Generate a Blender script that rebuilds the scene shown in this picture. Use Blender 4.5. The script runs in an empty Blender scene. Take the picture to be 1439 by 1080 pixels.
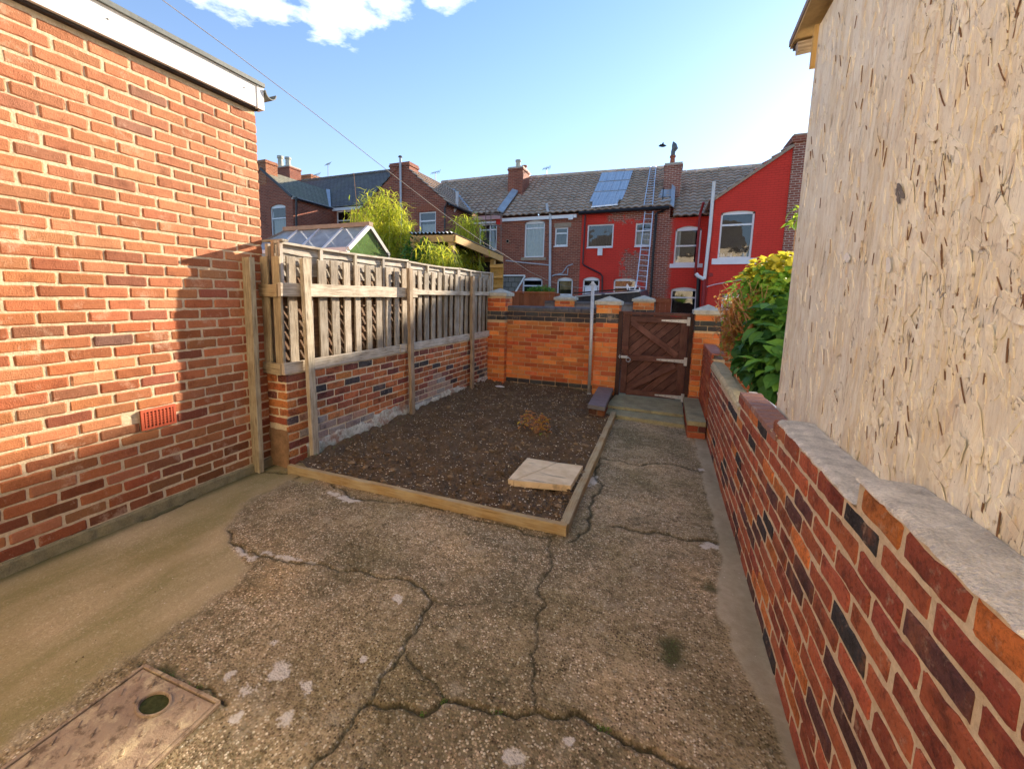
import bpy, math, random
import numpy as np
from mathutils import Vector, Matrix
R = random.Random(7)
sc = bpy.context.scene
COL = sc.collection
D = math.radians
# ------------------------------------------------------------------ camera (surveyed from the photograph)
F, PX, PY, YAW, PIT, ROLL, H = 590.0, 684.97, 495.5, 0.397158, 0.132408, -0.019072, 1.548
cy, sy, cp, sp, cr, sr = math.cos(YAW), math.sin(YAW), math.cos(PIT), math.sin(PIT), math.cos(ROLL), math.sin(ROLL)
f_ = Vector((-sy*cp, cy*cp, -sp)); r_ = Vector((cy, sy, 0)); d_ = f_.cross(r_)
r2 = cr*r_ + sr*d_; d2 = -sr*r_ + cr*d_
C0 = Vector((0, 0, H))
def ray(x, y): return r2*((x-PX)/F) + d2*((y-PY)/F) + f_
def at(x, y, ax, v):
    """where the sight line of a surveyed point meets the plane axis = v"""
    d = ray(x, y); return C0 + d*((v-C0[ax])/d[ax])
def onpl(x, y, p0, n):
    d = ray(x, y); return C0 + d*((p0-C0).dot(n)/d.dot(n))
cam = bpy.data.cameras.new('camera'); co = bpy.data.objects.new('camera', cam); COL.objects.link(co)
m = Matrix((( r2[0], -d2[0], -f_[0], 0), (r2[1], -d2[1], -f_[1], 0), (r2[2], -d2[2], -f_[2], H), (0, 0, 0, 1)))
co.matrix_world = m
cam.sensor_fit = 'HORIZONTAL'; cam.sensor_width = 36; cam.lens = F/1439*36
cam.shift_x = (719.5-PX)/1439; cam.shift_y = (PY-540)/1439
cam.clip_start = 0.02; cam.clip_end = 2000
sc.camera = co
# ------------------------------------------------------------------ node helpers
class NT:
    def __init__(s, name):
        s.m = bpy.data.materials.new(name); s.m.use_nodes = True; s.t = s.m.node_tree; s.t.nodes.clear()
        s.out = s.n('ShaderNodeOutputMaterial')
    def n(s, typ, **kw):
        nd = s.t.nodes.new(typ)
        for k, v in kw.items():
            if k.startswith('i_'):
                nm = k[2:].replace('_', ' ')
                sk = [i for i in nd.inputs if i.name == nm and i.enabled] or [i for i in nd.inputs if i.name == nm]
                if isinstance(v, bpy.types.NodeSocket): s.t.links.new(v, sk[0])
                else: sk[0].default_value = v
            else: setattr(nd, k, v)
        return nd
    def l(s, a, b): s.t.links.new(a, b)
    def val(s, sock, v):
        if isinstance(v, bpy.types.NodeSocket): s.l(v, sock)
        else: sock.default_value = v
    def math(s, op, a, b=0.0, clamp=False):
        nd = s.n('ShaderNodeMath', operation=op, use_clamp=clamp); s.val(nd.inputs[0], a); s.val(nd.inputs[1], b); return nd.outputs[0]
    def mix(s, f, a, b, mode='MIX'):
        nd = s.n('ShaderNodeMix', data_type='RGBA', blend_type=mode)
        s.val(nd.inputs[0], f)
        for k, v in ((6, a), (7, b)):
            if isinstance(v, tuple) and len(v) == 3: v = v+(1,)
            s.val(nd.inputs[k], v)
        return nd.outputs[2]
    def ramp(s, f, stops, interp='LINEAR'):
        nd = s.n('ShaderNodeValToRGB'); e = nd.color_ramp; e.interpolation = interp
        while len(e.elements) < len(stops): e.elements.new(0.5)
        for k, (p, c) in enumerate(stops):
            e.elements[k].position = p
            e.elements[k].color = (c, c, c, 1) if isinstance(c, (int, float)) else tuple(c)+(1,)
        s.l(f, nd.inputs[0]); return nd.outputs[0]
    def noise(s, vec, scale, detail=3, rough=.55, dim='3D'):
        nd = s.n('ShaderNodeTexNoise'); nd.inputs['Scale'].default_value = scale
        nd.inputs['Detail'].default_value = detail; nd.inputs['Roughness'].default_value = rough
        if vec is not None: s.l(vec, nd.inputs['Vector'])
        return nd.outputs[0]
    def vor(s, vec, scale, feature='F1', out=0, rnd=1.0):
        nd = s.n('ShaderNodeTexVoronoi', feature=feature); nd.inputs['Scale'].default_value = scale
        nd.inputs['Randomness'].default_value = rnd
        if vec is not None: s.l(vec, nd.inputs['Vector'])
        return nd.outputs[out]
    def mapv(s, vec, scale=(1, 1, 1), rot=(0, 0, 0), loc=(0, 0, 0)):
        nd = s.n('ShaderNodeMapping'); nd.inputs['Scale'].default_value = scale; nd.inputs['Rotation'].default_value = rot
        nd.inputs['Location'].default_value = loc
        s.l(vec, nd.inputs['Vector']); return nd.outputs[0]
    def pos(s): return s.n('ShaderNodeNewGeometry').outputs['Position']
    def uv(s): return s.n('ShaderNodeUVMap').outputs[0]
    def attr(s, name): return s.n('ShaderNodeAttribute', attribute_name=name).outputs['Color']
    def bump(s, h, st=.5, dist=.01, nrm=None):
        nd = s.n('ShaderNodeBump'); nd.inputs['Strength'].default_value = st; nd.inputs['Distance'].default_value = dist
        s.l(h, nd.inputs['Height'])
        if nrm is not None: s.l(nrm, nd.inputs['Normal'])
        return nd.outputs[0]
    def bsdf(s, col, rough=.8, nrm=None, spec=.3, metal=0, **kw):
        b = s.n('ShaderNodeBsdfPrincipled')
        if isinstance(col, tuple) and len(col) == 3: col = col+(1,)
        s.val(b.inputs['Base Color'], col); s.val(b.inputs['Roughness'], rough)
        b.inputs['Specular IOR Level'].default_value = spec; b.inputs['Metallic'].default_value = metal
        for k, v in kw.items(): b.inputs[k].default_value = v
        if nrm is not None: s.l(nrm, b.inputs['Normal'])
        s.l(b.outputs[0], s.out.inputs[0]); return b
M = {}
def simple(name, col, rough=.7, spec=.3, metal=0, var=.25, nscale=8, bump=.2, bd=.004, **kw):
    t = NT(name); p = t.pos()
    n1 = t.noise(p, nscale, 4); n2 = t.noise(p, nscale*9, 3)
    f = t.math('ADD', t.math('MULTIPLY', n1, .6), t.math('MULTIPLY', n2, .4))
    dark = tuple(c*(1-var) for c in col); lite = tuple(min(1, c*(1+var)) for c in col)
    c = t.ramp(f, [(.3, dark), (.7, lite)])
    t.bsdf(c, rough, t.bump(n2, bump, bd), spec, metal, **kw)
    M[name] = t.m; return t.m
# --- bricks made of real geometry: colour per brick in attribute 'Col'
def mat_brick(name, soot=.0, bumpd=.004):
    t = NT(name); p = t.pos(); c = t.attr('Col')
    n1 = t.noise(p, 14, 4, .6); n2 = t.noise(p, 90, 5, .7); n3 = t.vor(p, 170)
    c = t.mix(t.math('MULTIPLY', t.ramp(n1, [(.35, 0), (.75, 1)]), .35), c, t.mix(1.0, c, (.62, .55, .5), 'MULTIPLY'))
    c = t.mix(t.ramp(n2, [(.3, .45), (.55, 0)]), c, t.mix(1.0, c, (.55, .5, .48), 'MULTIPLY'))
    c = t.mix(t.ramp(n2, [(.62, 0), (.8, .35)]), c, (.75, .6, .45))
    sm_ = t.noise(p, 5.5, 6, .75); c = t.mix(t.ramp(sm_, [(.57, 0), (.7, .45)]), c, (.72, .52, .36)); c = t.mix(t.ramp(sm_, [(.33, .55), (.43, 0)]), c, t.mix(1.0, c, (.5, .42, .4), 'MULTIPLY'))
    h = t.math('ADD', n2, t.math('MULTIPLY', n3, .5))
    t.bsdf(c, .85, t.bump(h, .7, bumpd), .25); M[name] = t.m
mat_brick('brick')
t = NT('brick_old'); p = t.pos(); c = t.attr('Col'); n1 = t.noise(p, 9, 6, .7); n2 = t.noise(p, 75, 6, .75); n3 = t.noise(p, 24, 5, .7)
c = t.mix(t.ramp(n1, [(.36, .85), (.5, 0)]), c, t.mix(1.0, c, (.38, .36, .4), 'MULTIPLY'))
c = t.mix(t.ramp(n1, [(.55, 0), (.7, .55)]), c, t.mix(.5, c, (.6, .2, .07)))
c = t.mix(t.ramp(n3, [(.58, 0), (.72, .5)]), c, (.55, .42, .3))
c = t.mix(t.ramp(n2, [(.36, .75), (.5, 0)]), c, t.mix(1.0, c, (.4, .36, .34), 'MULTIPLY'))
t.bsdf(c, t.ramp(n3, [(.3, .55), (.7, .95)]), t.bump(t.math('ADD', n2, n3), .9, .007), .35); M['brick_old'] = t.m
t = NT('mortar'); p = t.pos(); c = t.attr('Col'); n = t.noise(p, 60, 5, .7); n1 = t.noise(p, 7, 3)
c = t.mix(t.ramp(n, [(.35, .5), (.6, 0)]), c, t.mix(1.0, c, (.6, .55, .5), 'MULTIPLY'))
c = t.mix(t.ramp(n1, [(.5, 0), (.75, .45)]), c, t.mix(1.0, c, (.6, .55, .48), 'MULTIPLY'))
t.bsdf(c, .95, t.bump(n, .9, .008), .15); M['mortar'] = t.m
# --- brick by texture (distant walls)
def far_brick(name, c1, c2, mort, w=.225, hh=.075, ms=.009, paint=None, boxes=None, pale=0.0):
    t = NT(name); u = t.uv(); p = t.pos()
    wob = t.n('ShaderNodeVectorMath', operation='ADD'); t.l(u, wob.inputs[0])
    nz = t.n('ShaderNodeTexNoise'); nz.inputs['Scale'].default_value = 3; t.l(u, nz.inputs['Vector'])
    sc_ = t.n('ShaderNodeVectorMath', operation='SCALE'); t.l(nz.outputs[1], sc_.inputs[0]); sc_.inputs['Scale'].default_value = .006
    t.l(sc_.outputs[0], wob.inputs[1])
    b = t.n('ShaderNodeTexBrick'); t.l(wob.outputs[0], b.inputs['Vector'])
    b.inputs['Scale'].default_value = 1; b.inputs['Brick Width'].default_value = w; b.inputs['Row Height'].default_value = hh
    b.inputs['Mortar Size'].default_value = ms; b.inputs['Mortar Smooth'].default_value = .3; b.inputs['Bias'].default_value = 0
    b.inputs['Color1'].default_value = c1+(1,); b.inputs['Color2'].default_value = c2+(1,); b.inputs['Mortar'].default_value = mort+(1,)
    c = b.outputs[0]
    n1 = t.noise(p, 1.3, 5, .65); n2 = t.noise(p, 30, 4, .6)
    c = t.mix(t.ramp(n1, [(.4, 0), (.75, .5)]), c, t.mix(1.0, c, (.55, .5, .5), 'MULTIPLY'))
    c = t.mix(t.ramp(n2, [(.35, .4), (.6, 0)]), c, t.mix(1.0, c, (.55, .5, .5), 'MULTIPLY'))
    if pale: c = t.mix(t.ramp(t.noise(p, 2.2, 5, .7), [(.55, 0), (.75, pale)]), c, mort)
    h = t.math('SUBTRACT', t.math('MULTIPLY', n2, .3), b.outputs[1])
    if paint:
        pc = t.mix(t.ramp(n1, [(.35, 0), (.7, .4)]), paint, tuple(x*.72 for x in paint))
        pc = t.mix(t.math('MULTIPLY', b.outputs[1], .35), pc, t.mix(1.0, pc, (.5, .45, .45), 'MULTIPLY'))
        if boxes:
            sep = t.n('ShaderNodeSeparateXYZ'); t.l(p, sep.inputs[0]); nb = t.noise(p, 5, 6, .75)
            nn = t.math('MULTIPLY', t.math('SUBTRACT', nb, .5), 4.5)
            tot = None
            for (xa, xb, za, zb, sf) in boxes:
                mk = None
                for a, v, sg in ((sep.outputs[0], xa, 1), (sep.outputs[0], xb, -1), (sep.outputs[2], za, 1), (sep.outputs[2], zb, -1)):
                    q = t.math('MULTIPLY', t.math('SUBTRACT', a, v), sg)
                    q = t.math('ADD', q, t.math('MULTIPLY', nn, sf))
                    mk = q if mk is None else t.math('MINIMUM', mk, q)
                mk = t.math('MULTIPLY', mk, 5, True)
                tot = mk if tot is None else t.math('MAXIMUM', tot, mk)
            c = t.mix(tot, pc, c)
        else: c = pc
    t.bsdf(c, .85, t.bump(h, .8, .006), .2); M[name] = t.m
RB1, RB2 = (.40, .115, .065), (.25, .07, .045)
far_brick('red_brick', RB1, RB2, (.42, .28, .19))
far_brick('left_brick', (.46, .15, .06), (.34, .1, .04), (.55, .42, .27))
far_brick('pale_brick', (.38, .12, .075), (.25, .075, .05), (.6, .45, .35), ms=.012, pale=.25)
far_brick('orange_brick', (.5, .15, .045), (.36, .085, .03), (.5, .36, .2))
far_brick('painted_brick', RB1, RB2, (.55, .38, .3), ms=.012, paint=(.72, .06, .04),
          boxes=[(-2.6, -.6, 4.75, 6, .4), (-1.9, -.6, 2.2, 3.6, .5), (-1.0, 1, 0, 6, .05), (-1.2, -.6, 3.4, 5.2, .2)])
far_brick('painted_red', RB1, RB2, (.4, .26, .2), paint=(.74, .06, .04))
far_brick('painted_red_edge', RB1, RB2, (.55, .4, .3), ms=.012, paint=(.74, .06, .04), boxes=[(-1, .13, 0, 6, .1)])
# --- wood: UV x runs along the grain, Col tints each piece
def mat_wood(name, base, dark, rough=.8, grey=(.36, .33, .28), gk=.5, contrast=1.0):
    t = NT(name); u = t.uv(); a = t.attr('Col')
    g1 = t.noise(t.mapv(u, (1.6, 26, 1)), 3, 5, .65); g2 = t.noise(t.mapv(u, (4, 150, 1)), 2, 4, .7)
    st = t.noise(u, 4.5, 4, .6); sp_ = t.noise(t.mapv(u, (1, 2.5, 1)), 2.2, 4, .65)
    kn = t.vor(t.mapv(u, (2.2, 11, 1)), 1)
    c = t.mix(t.ramp(g1, [(.32, 1), (.62, 0)]), base, dark)
    c = t.mix(t.math('MULTIPLY', t.ramp(g2, [(.35, 1), (.6, 0)]), .45*contrast), c, dark)
    c = t.mix(t.math('MULTIPLY', t.ramp(st, [(.42, 0), (.66, 1)]), gk), c, grey)
    c = t.mix(t.ramp(sp_, [(.56, 0), (.74, .55)]), c, t.mix(1.0, c, (.5, .4, .3), 'MULTIPLY'))
    c = t.mix(t.ramp(kn, [(.05, .8), (.12, 0)]), c, dark)
    c = t.mix(1.0, c, a, 'MULTIPLY')
    h = t.math('ADD', g1, t.math('MULTIPLY', g2, .8))
    t.bsdf(c, rough, t.bump(h, .6, .004), .25); M[name] = t.m
mat_wood('weathered_wood', (.58, .52, .43), (.18, .135, .095), grey=(.64, .6, .53))
mat_wood('brown_wood', (.42, .26, .14), (.16, .08, .045), grey=(.48, .38, .27), gk=.5)
mat_wood('edging_wood', (.52, .39, .2), (.28, .18, .08), grey=(.5, .44, .3), gk=.55)
mat_wood('fresh_wood', (.62, .42, .17), (.42, .25, .09), grey=(.58, .44, .24), gk=.3)
mat_wood('gate_paint', (.12, .05, .036), (.06, .022, .016), .6, grey=(.21, .1, .07), gk=.5)
mat_wood('orange_board', (.3, .11, .05), (.2, .07, .035), grey=(.34, .16, .09), gk=.4)
simple('white_upvc', (.78, .78, .78), .4, .4, var=.06)
simple('white_paint', (.74, .73, .70), .6, var=.1)
simple('pink_paint', (.7, .45, .45), .6, var=.1)
simple('lead', (.36, .4, .44), .5, .4, var=.25, nscale=3)
simple('lead_dark', (.13, .14, .14), .5, .4, var=.3, nscale=5)
simple('grey_plastic', (.52, .54, .56), .4, .4, var=.12)
simple('black_plastic', (.012, .012, .014), .35, .5, var=.3)
simple('brown_plastic', (.05, .012, .014), .4, .5, var=.3)
simple('red_plastic', (.3, .02, .02), .5, .4, var=.3)
simple('stone', (.34, .31, .26), .9, var=.3, nscale=10, bump=.6)
simple('mossy_stone', (.34, .31, .18), .95, var=.4, nscale=7, bump=.8, bd=.01)
simple('cap_stone', (.5, .47, .38), .9, var=.35, nscale=14, bump=.6)
simple('sandstone', (.36, .27, .19), .9, var=.25, nscale=12, bump=.6)
simple('terracotta', (.36, .12, .06), .8, var=.3, nscale=20)
simple('vent_clay', (.5, .1, .045), .7, var=.15, nscale=40)
simple('galvanised', (.55, .55, .53), .45, .5, .35, var=.25, nscale=25)
simple('steel_rust', (.25, .19, .15), .7, .4, .2, var=.4, nscale=20)
simple('aluminium', (.72, .74, .78), .35, .5, .5, var=.12)
simple('black_void', (.006, .006, .006), .9, .1)
simple('tarp', (.01, .011, .014), .35, .5, var=.4, nscale=3, bump=.6, bd=.05)
simple('engineering', (.17, .168, .175), .5, .5, var=.35, nscale=18, bump=.5)
simple('coping_dark', (.095, .085, .08), .6, .4, var=.45, nscale=14, bump=.6)
simple('rope', (.72, .7, .66), .7, var=.2, nscale=50)
simple('curtain', (.62, .62, .57), .9, var=.15, nscale=9)
simple('room_dark', (.03, .03, .035), .9)
simple('dark_wood', (.045, .035, .03), .9, var=.4)
simple('yellow_brick', (.55, .38, .18), .9, var=.3, nscale=20)
simple('bright_paint', (.8, .8, .82), .5, var=.05)
# glass
def mat_glass(name, tint=(.7, .75, .78), refl=.35):
    t = NT(name)
    tr = t.n('ShaderNodeBsdfTransparent'); tr.inputs[0].default_value = tint+(1,)
    gl = t.n('ShaderNodeBsdfGlossy'); gl.inputs['Roughness'].default_value = .03
    fr = t.n('ShaderNodeFresnel'); fr.inputs[0].default_value = 1.5
    f = t.math('ADD', fr.outputs[0], refl, True)
    bm = t.bump(t.noise(t.pos(), 1.5, 2), .15, .05); t.l(bm, gl.inputs['Normal'])
    mx = t.n('ShaderNodeMixShader'); t.l(f, mx.inputs[0]); t.l(tr.outputs[0], mx.inputs[1]); t.l(gl.outputs[0], mx.inputs[2])
    t.l(mx.outputs[0], t.out.inputs[0]); M[name] = t.m
mat_glass('glass', refl=.06)
for nm_, c_, al in (('roof_glass', (.5, .6, .64), .62), ('green_glass', (.12, .21, .06), .8)):
    t = NT(nm_); q_ = t.bsdf(t.mix(t.ramp(t.noise(t.pos(), 5, 3), [(.35, 0), (.65, 1)]), c_, tuple(x*.7 for x in c_)), .12, None, .6); q_.inputs['Alpha'].default_value = al; M[nm_] = t.m
# solar
t = NT('solar'); u = t.uv(); b = t.n('ShaderNodeTexBrick', offset=0); t.l(u, b.inputs['Vector']); b.inputs['Scale'].default_value = 1
b.inputs['Brick Width'].default_value = .16; b.inputs['Row Height'].default_value = .16; b.inputs['Mortar Size'].default_value = .006
b.inputs['Color1'].default_value = (.34, .38, .43, 1); b.inputs['Color2'].default_value = (.4, .44, .49, 1); b.inputs['Mortar'].default_value = (.62, .65, .68, 1)
t.bsdf(b.outputs[0], .25, None, .8); M['solar'] = t.m
# roof covering
def mat_roof(name, c1, c2, w, hh, moss=(.2, .19, .12)):
    t = NT(name); u = t.uv(); p = t.pos()
    b = t.n('ShaderNodeTexBrick'); t.l(u, b.inputs['Vector']); b.inputs['Scale'].default_value = 1
    b.inputs['Brick Width'].default_value = w; b.inputs['Row Height'].default_value = hh; b.inputs['Mortar Size'].default_value = .012
    b.inputs['Color1'].default_value = c1+(1,); b.inputs['Color2'].default_value = c2+(1,); b.inputs['Mortar'].default_value = (.02, .018, .017, 1)
    n1 = t.noise(p, 1.1, 5, .65); n2 = t.noise(p, 18, 4, .6)
    c = t.mix(t.ramp(n1, [(.45, 0), (.75, .6)]), b.outputs[0], moss)
    c = t.mix(t.ramp(n2, [(.35, .5), (.6, 0)]), c, t.mix(1.0, c, (.5, .48, .46), 'MULTIPLY'))
    t.bsdf(c, .75, t.bump(t.math('SUBTRACT', t.math('MULTIPLY', n2, .3), b.outputs[1]), .8, .012), .3); M[name] = t.m
mat_roof('slate', (.2, .18, .165), (.15, .135, .125), .3, .22)
mat_roof('slate_green', (.27, .25, .18), (.21, .2, .14), .3, .22, (.2, .2, .12))
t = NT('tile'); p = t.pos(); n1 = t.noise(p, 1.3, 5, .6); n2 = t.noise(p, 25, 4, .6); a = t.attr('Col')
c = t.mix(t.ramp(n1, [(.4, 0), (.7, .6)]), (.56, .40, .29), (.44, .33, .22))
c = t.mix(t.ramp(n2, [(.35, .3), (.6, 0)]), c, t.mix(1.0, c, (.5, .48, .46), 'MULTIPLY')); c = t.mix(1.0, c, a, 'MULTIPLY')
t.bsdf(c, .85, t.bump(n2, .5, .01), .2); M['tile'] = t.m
# leaves
def mat_leaf(name, dark, lite, trans=.35):
    t = NT(name); a = t.attr('Col')
    sep = t.n('ShaderNodeSeparateColor'); t.l(a, sep.inputs[0])
    c = t.mix(sep.outputs[0], dark, lite); c = t.mix(sep.outputs[1], c, (.66, .56, .05))
    n = t.noise(t.pos(), 60, 3)
    c = t.mix(t.ramp(n, [(.4, .3), (.6, 0)]), c, t.mix(1.0, c, (.6, .6, .5), 'MULTIPLY'))
    b = t.bsdf(c, .55, None, .25)
    tl = t.n('ShaderNodeBsdfTranslucent'); t.l(c, tl.inputs[0])
    mx = t.n('ShaderNodeMixShader'); mx.inputs[0].default_value = trans
    t.l(b.outputs[0], mx.inputs[1]); t.l(tl.outputs[0], mx.inputs[2]); t.l(mx.outputs[0], t.out.inputs[0]); M[name] = t.m
mat_leaf('leaf_green', (.035, .12, .025), (.14, .32, .05)); mat_leaf('leaf_bamboo', (.2, .34, .03), (.68, .66, .07), .5)
mat_leaf('leaf_dry', (.3, .09, .035), (.6, .28, .1), .35); mat_leaf('leaf_fresh', (.1, .28, .04), (.34, .55, .07), .45)
simple('twig', (.42, .24, .13), .8, var=.3, nscale=30)
simple('culm', (.35, .4, .12), .5, var=.3, nscale=20)
# ------------------------------------------------------------------ mesh builder
class MB:
    def __init__(s): s.v = []; s.f = []; s.mi = []; s.c = []; s.uv = []; s.mats = []; s.smooth = False
    def mat(s, name):
        if name not in s.mats: s.mats.append(name)
        return s.mats.index(name)
    def add(s, verts, faces, mat, col=(1, 1, 1), uvs=None):
        o = len(s.v); k = s.mat(mat)
        s.v.extend([tuple(q) for q in verts])
        if col and isinstance(col[0], (tuple, list)): s.c.extend(col)
        else: s.c.extend([col]*len(verts))
        for i, fc in enumerate(faces):
            s.f.append(tuple(o+j for j in fc)); s.mi.append(k); s.uv.append(uvs[i] if uvs else None)
        return s
    def box(s, x0, x1, y0, y1, z0, z1, mat, col=(1, 1, 1), taper=0):
        v = [(x0, y0, z0), (x1, y0, z0), (x1, y1, z0), (x0, y1, z0), (x0, y0, z1), (x1, y0, z1), (x1, y1, z1), (x0, y1, z1)]
        return s.add(v, [(0, 3, 2, 1), (4, 5, 6, 7), (0, 1, 5, 4), (1, 2, 6, 5), (2, 3, 7, 6), (3, 0, 4, 7)], mat, col)
    def beam(s, a, b, w, h, mat, up=(0, 0, 1), col=None, rag=0.0, bev=.0, segs=1):
        """timber from a to b; w across, h along 'up'; UV along the grain"""
        a = Vector(a); b = Vector(b); d = b-a; L = d.length; d.normalize(); up = Vector(up)
        x = d.cross(up).normalized(); z = x.cross(d).normalized()
        if col is None:
            k = R.uniform(.72, 1.15); col = (k*R.uniform(.97, 1.03), k, k*R.uniform(.94, 1.04))
        uo = R.uniform(0, 50); vo = R.uniform(0, 50); vs = []; fs = []; us = []
        n = segs
        e = bev
        prof = [(-w/2+e, -h/2), (w/2-e, -h/2), (w/2, -h/2+e), (w/2, h/2-e), (w/2-e, h/2), (-w/2+e, h/2), (-w/2, h/2-e), (-w/2, -h/2+e)] if e else [(-w/2, -h/2), (w/2, -h/2), (w/2, h/2), (-w/2, h/2)]
        m_ = len(prof); per = [0]
        for i in range(m_):
            q = prof[(i+1) % m_]; per.append(per[-1]+math.hypot(q[0]-prof[i][0], q[1]-prof[i][1]))
        for i in range(n+1):
            t_ = i/n; jx = R.uniform(-rag, rag); jz = R.uniform(-rag, rag)
            for (px, pz) in prof:
                vs.append(a+d*(L*t_)+x*(px+jx+R.uniform(-rag, rag)*.5)+z*(pz+jz+R.uniform(-rag, rag)*.5))
        for i in range(n):
            for j in range(m_):
                k2 = (j+1) % m_
                fs.append((i*m_+j, i*m_+k2, (i+1)*m_+k2, (i+1)*m_+j))
                u0, u1 = uo+L*i/n, uo+L*(i+1)/n
                us.append([(u0, vo+per[j]), (u0, vo+per[j+1]), (u1, vo+per[j+1]), (u1, vo+per[j])])
        fs.append(tuple(reversed(range(m_)))); us.append([(uo+q[1]*.3, vo+q[0]) for q in reversed(prof)])
        fs.append(tuple(n*m_+j for j in range(m_))); us.append([(uo+q[1]*.3, vo+q[0]) for q in prof])
        return s.add(vs, fs, mat, col, us)
    def tube(s, pts, r, mat, n=8, col=(1, 1, 1), cap=True):
        pts = [Vector(q) for q in pts]; vs = []; fs = []
        rr = r if isinstance(r, (list, tuple)) else [r]*len(pts)
        prev = None
        for i, q in enumerate(pts):
            d = (pts[min(i+1, len(pts)-1)]-pts[max(i-1, 0)]).normalized()
            ref = prev if prev is not None else (Vector((0, 0, 1)) if abs(d.z) < .9 else Vector((1, 0, 0)))
            x = d.cross(ref).normalized(); z = x.cross(d).normalized(); prev = z
            for k in range(n):
                an = 2*math.pi*k/n; vs.append(q+(x*math.cos(an)+z*math.sin(an))*rr[i])
        for i in range(len(pts)-1):
            for k in range(n):
                k2 = (k+1) % n; fs.append((i*n+k, (i+1)*n+k, (i+1)*n+k2, i*n+k2))
        if cap: fs.append(tuple(range(n))); fs.append(tuple((len(pts)-1)*n+k for k in reversed(range(n))))
        return s.add(vs, fs, mat, col)
    def prism(s, poly, d, mat, col=(1, 1, 1)):
        """polygon (3D points) extruded by vector d"""
        n = len(poly); d = Vector(d); vs = [Vector(q) for q in poly]+[Vector(q)+d for q in poly]
        fs = [tuple(range(n)), tuple(reversed(range(n, 2*n)))]+[(i, i+n, (i+1) % n+n, (i+1) % n) for i in range(n)]
        return s.add(vs, fs, mat, col)
    def quad(s, a, b, c, d, mat, col=(1, 1, 1)): return s.add([a, b, c, d], [(0, 1, 2, 3)], mat, col)
    def build(s, name, parent=None, smooth=False, recalc=False):
        me = bpy.data.meshes.new(name); me.from_pydata(s.v, [], s.f)
        for k in s.mats: me.materials.append(M[k])
        me.polygons.foreach_set('material_index', s.mi)
        ca = me.color_attributes.new('Col', 'FLOAT_COLOR', 'POINT')
        ca.data.foreach_set('color', np.hstack([np.array(s.c, dtype=np.float32), np.ones((len(s.c), 1), np.float32)]).ravel())
        uvl = me.uv_layers.new(name='UVMap'); buf = []
        me.update()
        for pl, fc, uv in zip(me.polygons, s.f, s.uv):
            if uv: 
                for q in uv: buf.extend(q)
            else:
                n = pl.normal
                if abs(n.z) > .95: buf.extend([w for i in fc for w in (s.v[i][0], s.v[i][1])])
                else:
                    tx = Vector((-n.y, n.x, 0)).normalized(); b = n.cross(tx)
                    for i in fc:
                        q = Vector(s.v[i]); buf.extend((q.dot(tx), q.dot(b)))
        uvl.data.foreach_set('uv', buf)
        if smooth: me.polygons.foreach_set('use_smooth', [True]*len(me.polygons))
        me.update()
        if recalc:
            import bmesh
            bm = bmesh.new(); bm.from_mesh(me); bmesh.ops.recalc_face_normals(bm, faces=bm.faces); bm.to_mesh(me); bm.free()
        o = bpy.data.objects.new(name, me); COL.objects.link(o)
        if parent: o.parent = parent
        return o
def tag(o, label=None, cat=None, group=None, kind=None):
    if label: o['label'] = label
    if cat: o['category'] = cat
    if group: o['group'] = group
    if kind: o['kind'] = kind
    return o
def thing(name, label, cat, loc=(0, 0, 0), rz=0, group=None):
    o = bpy.data.objects.new(name, None); COL.objects.link(o); o.location = loc; o.rotation_euler = (0, 0, rz)
    o.empty_display_size = .2; bpy.context.view_layer.update()
    return tag(o, label, cat, group)
# things are modelled in world coordinates; their parts are re-based on the Empty
LOCAL = set()
def part(mb, name, parent, smooth=False, recalc=False, label=None):
    o = mb.build(name, parent, smooth, recalc)
    root = parent
    while root.parent: root = root.parent
    if root.name not in LOCAL:
        if parent is root: o.matrix_parent_inverse = Matrix.Translation(-Vector(root.location))
    if label: o['label'] = label
    return o
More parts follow.
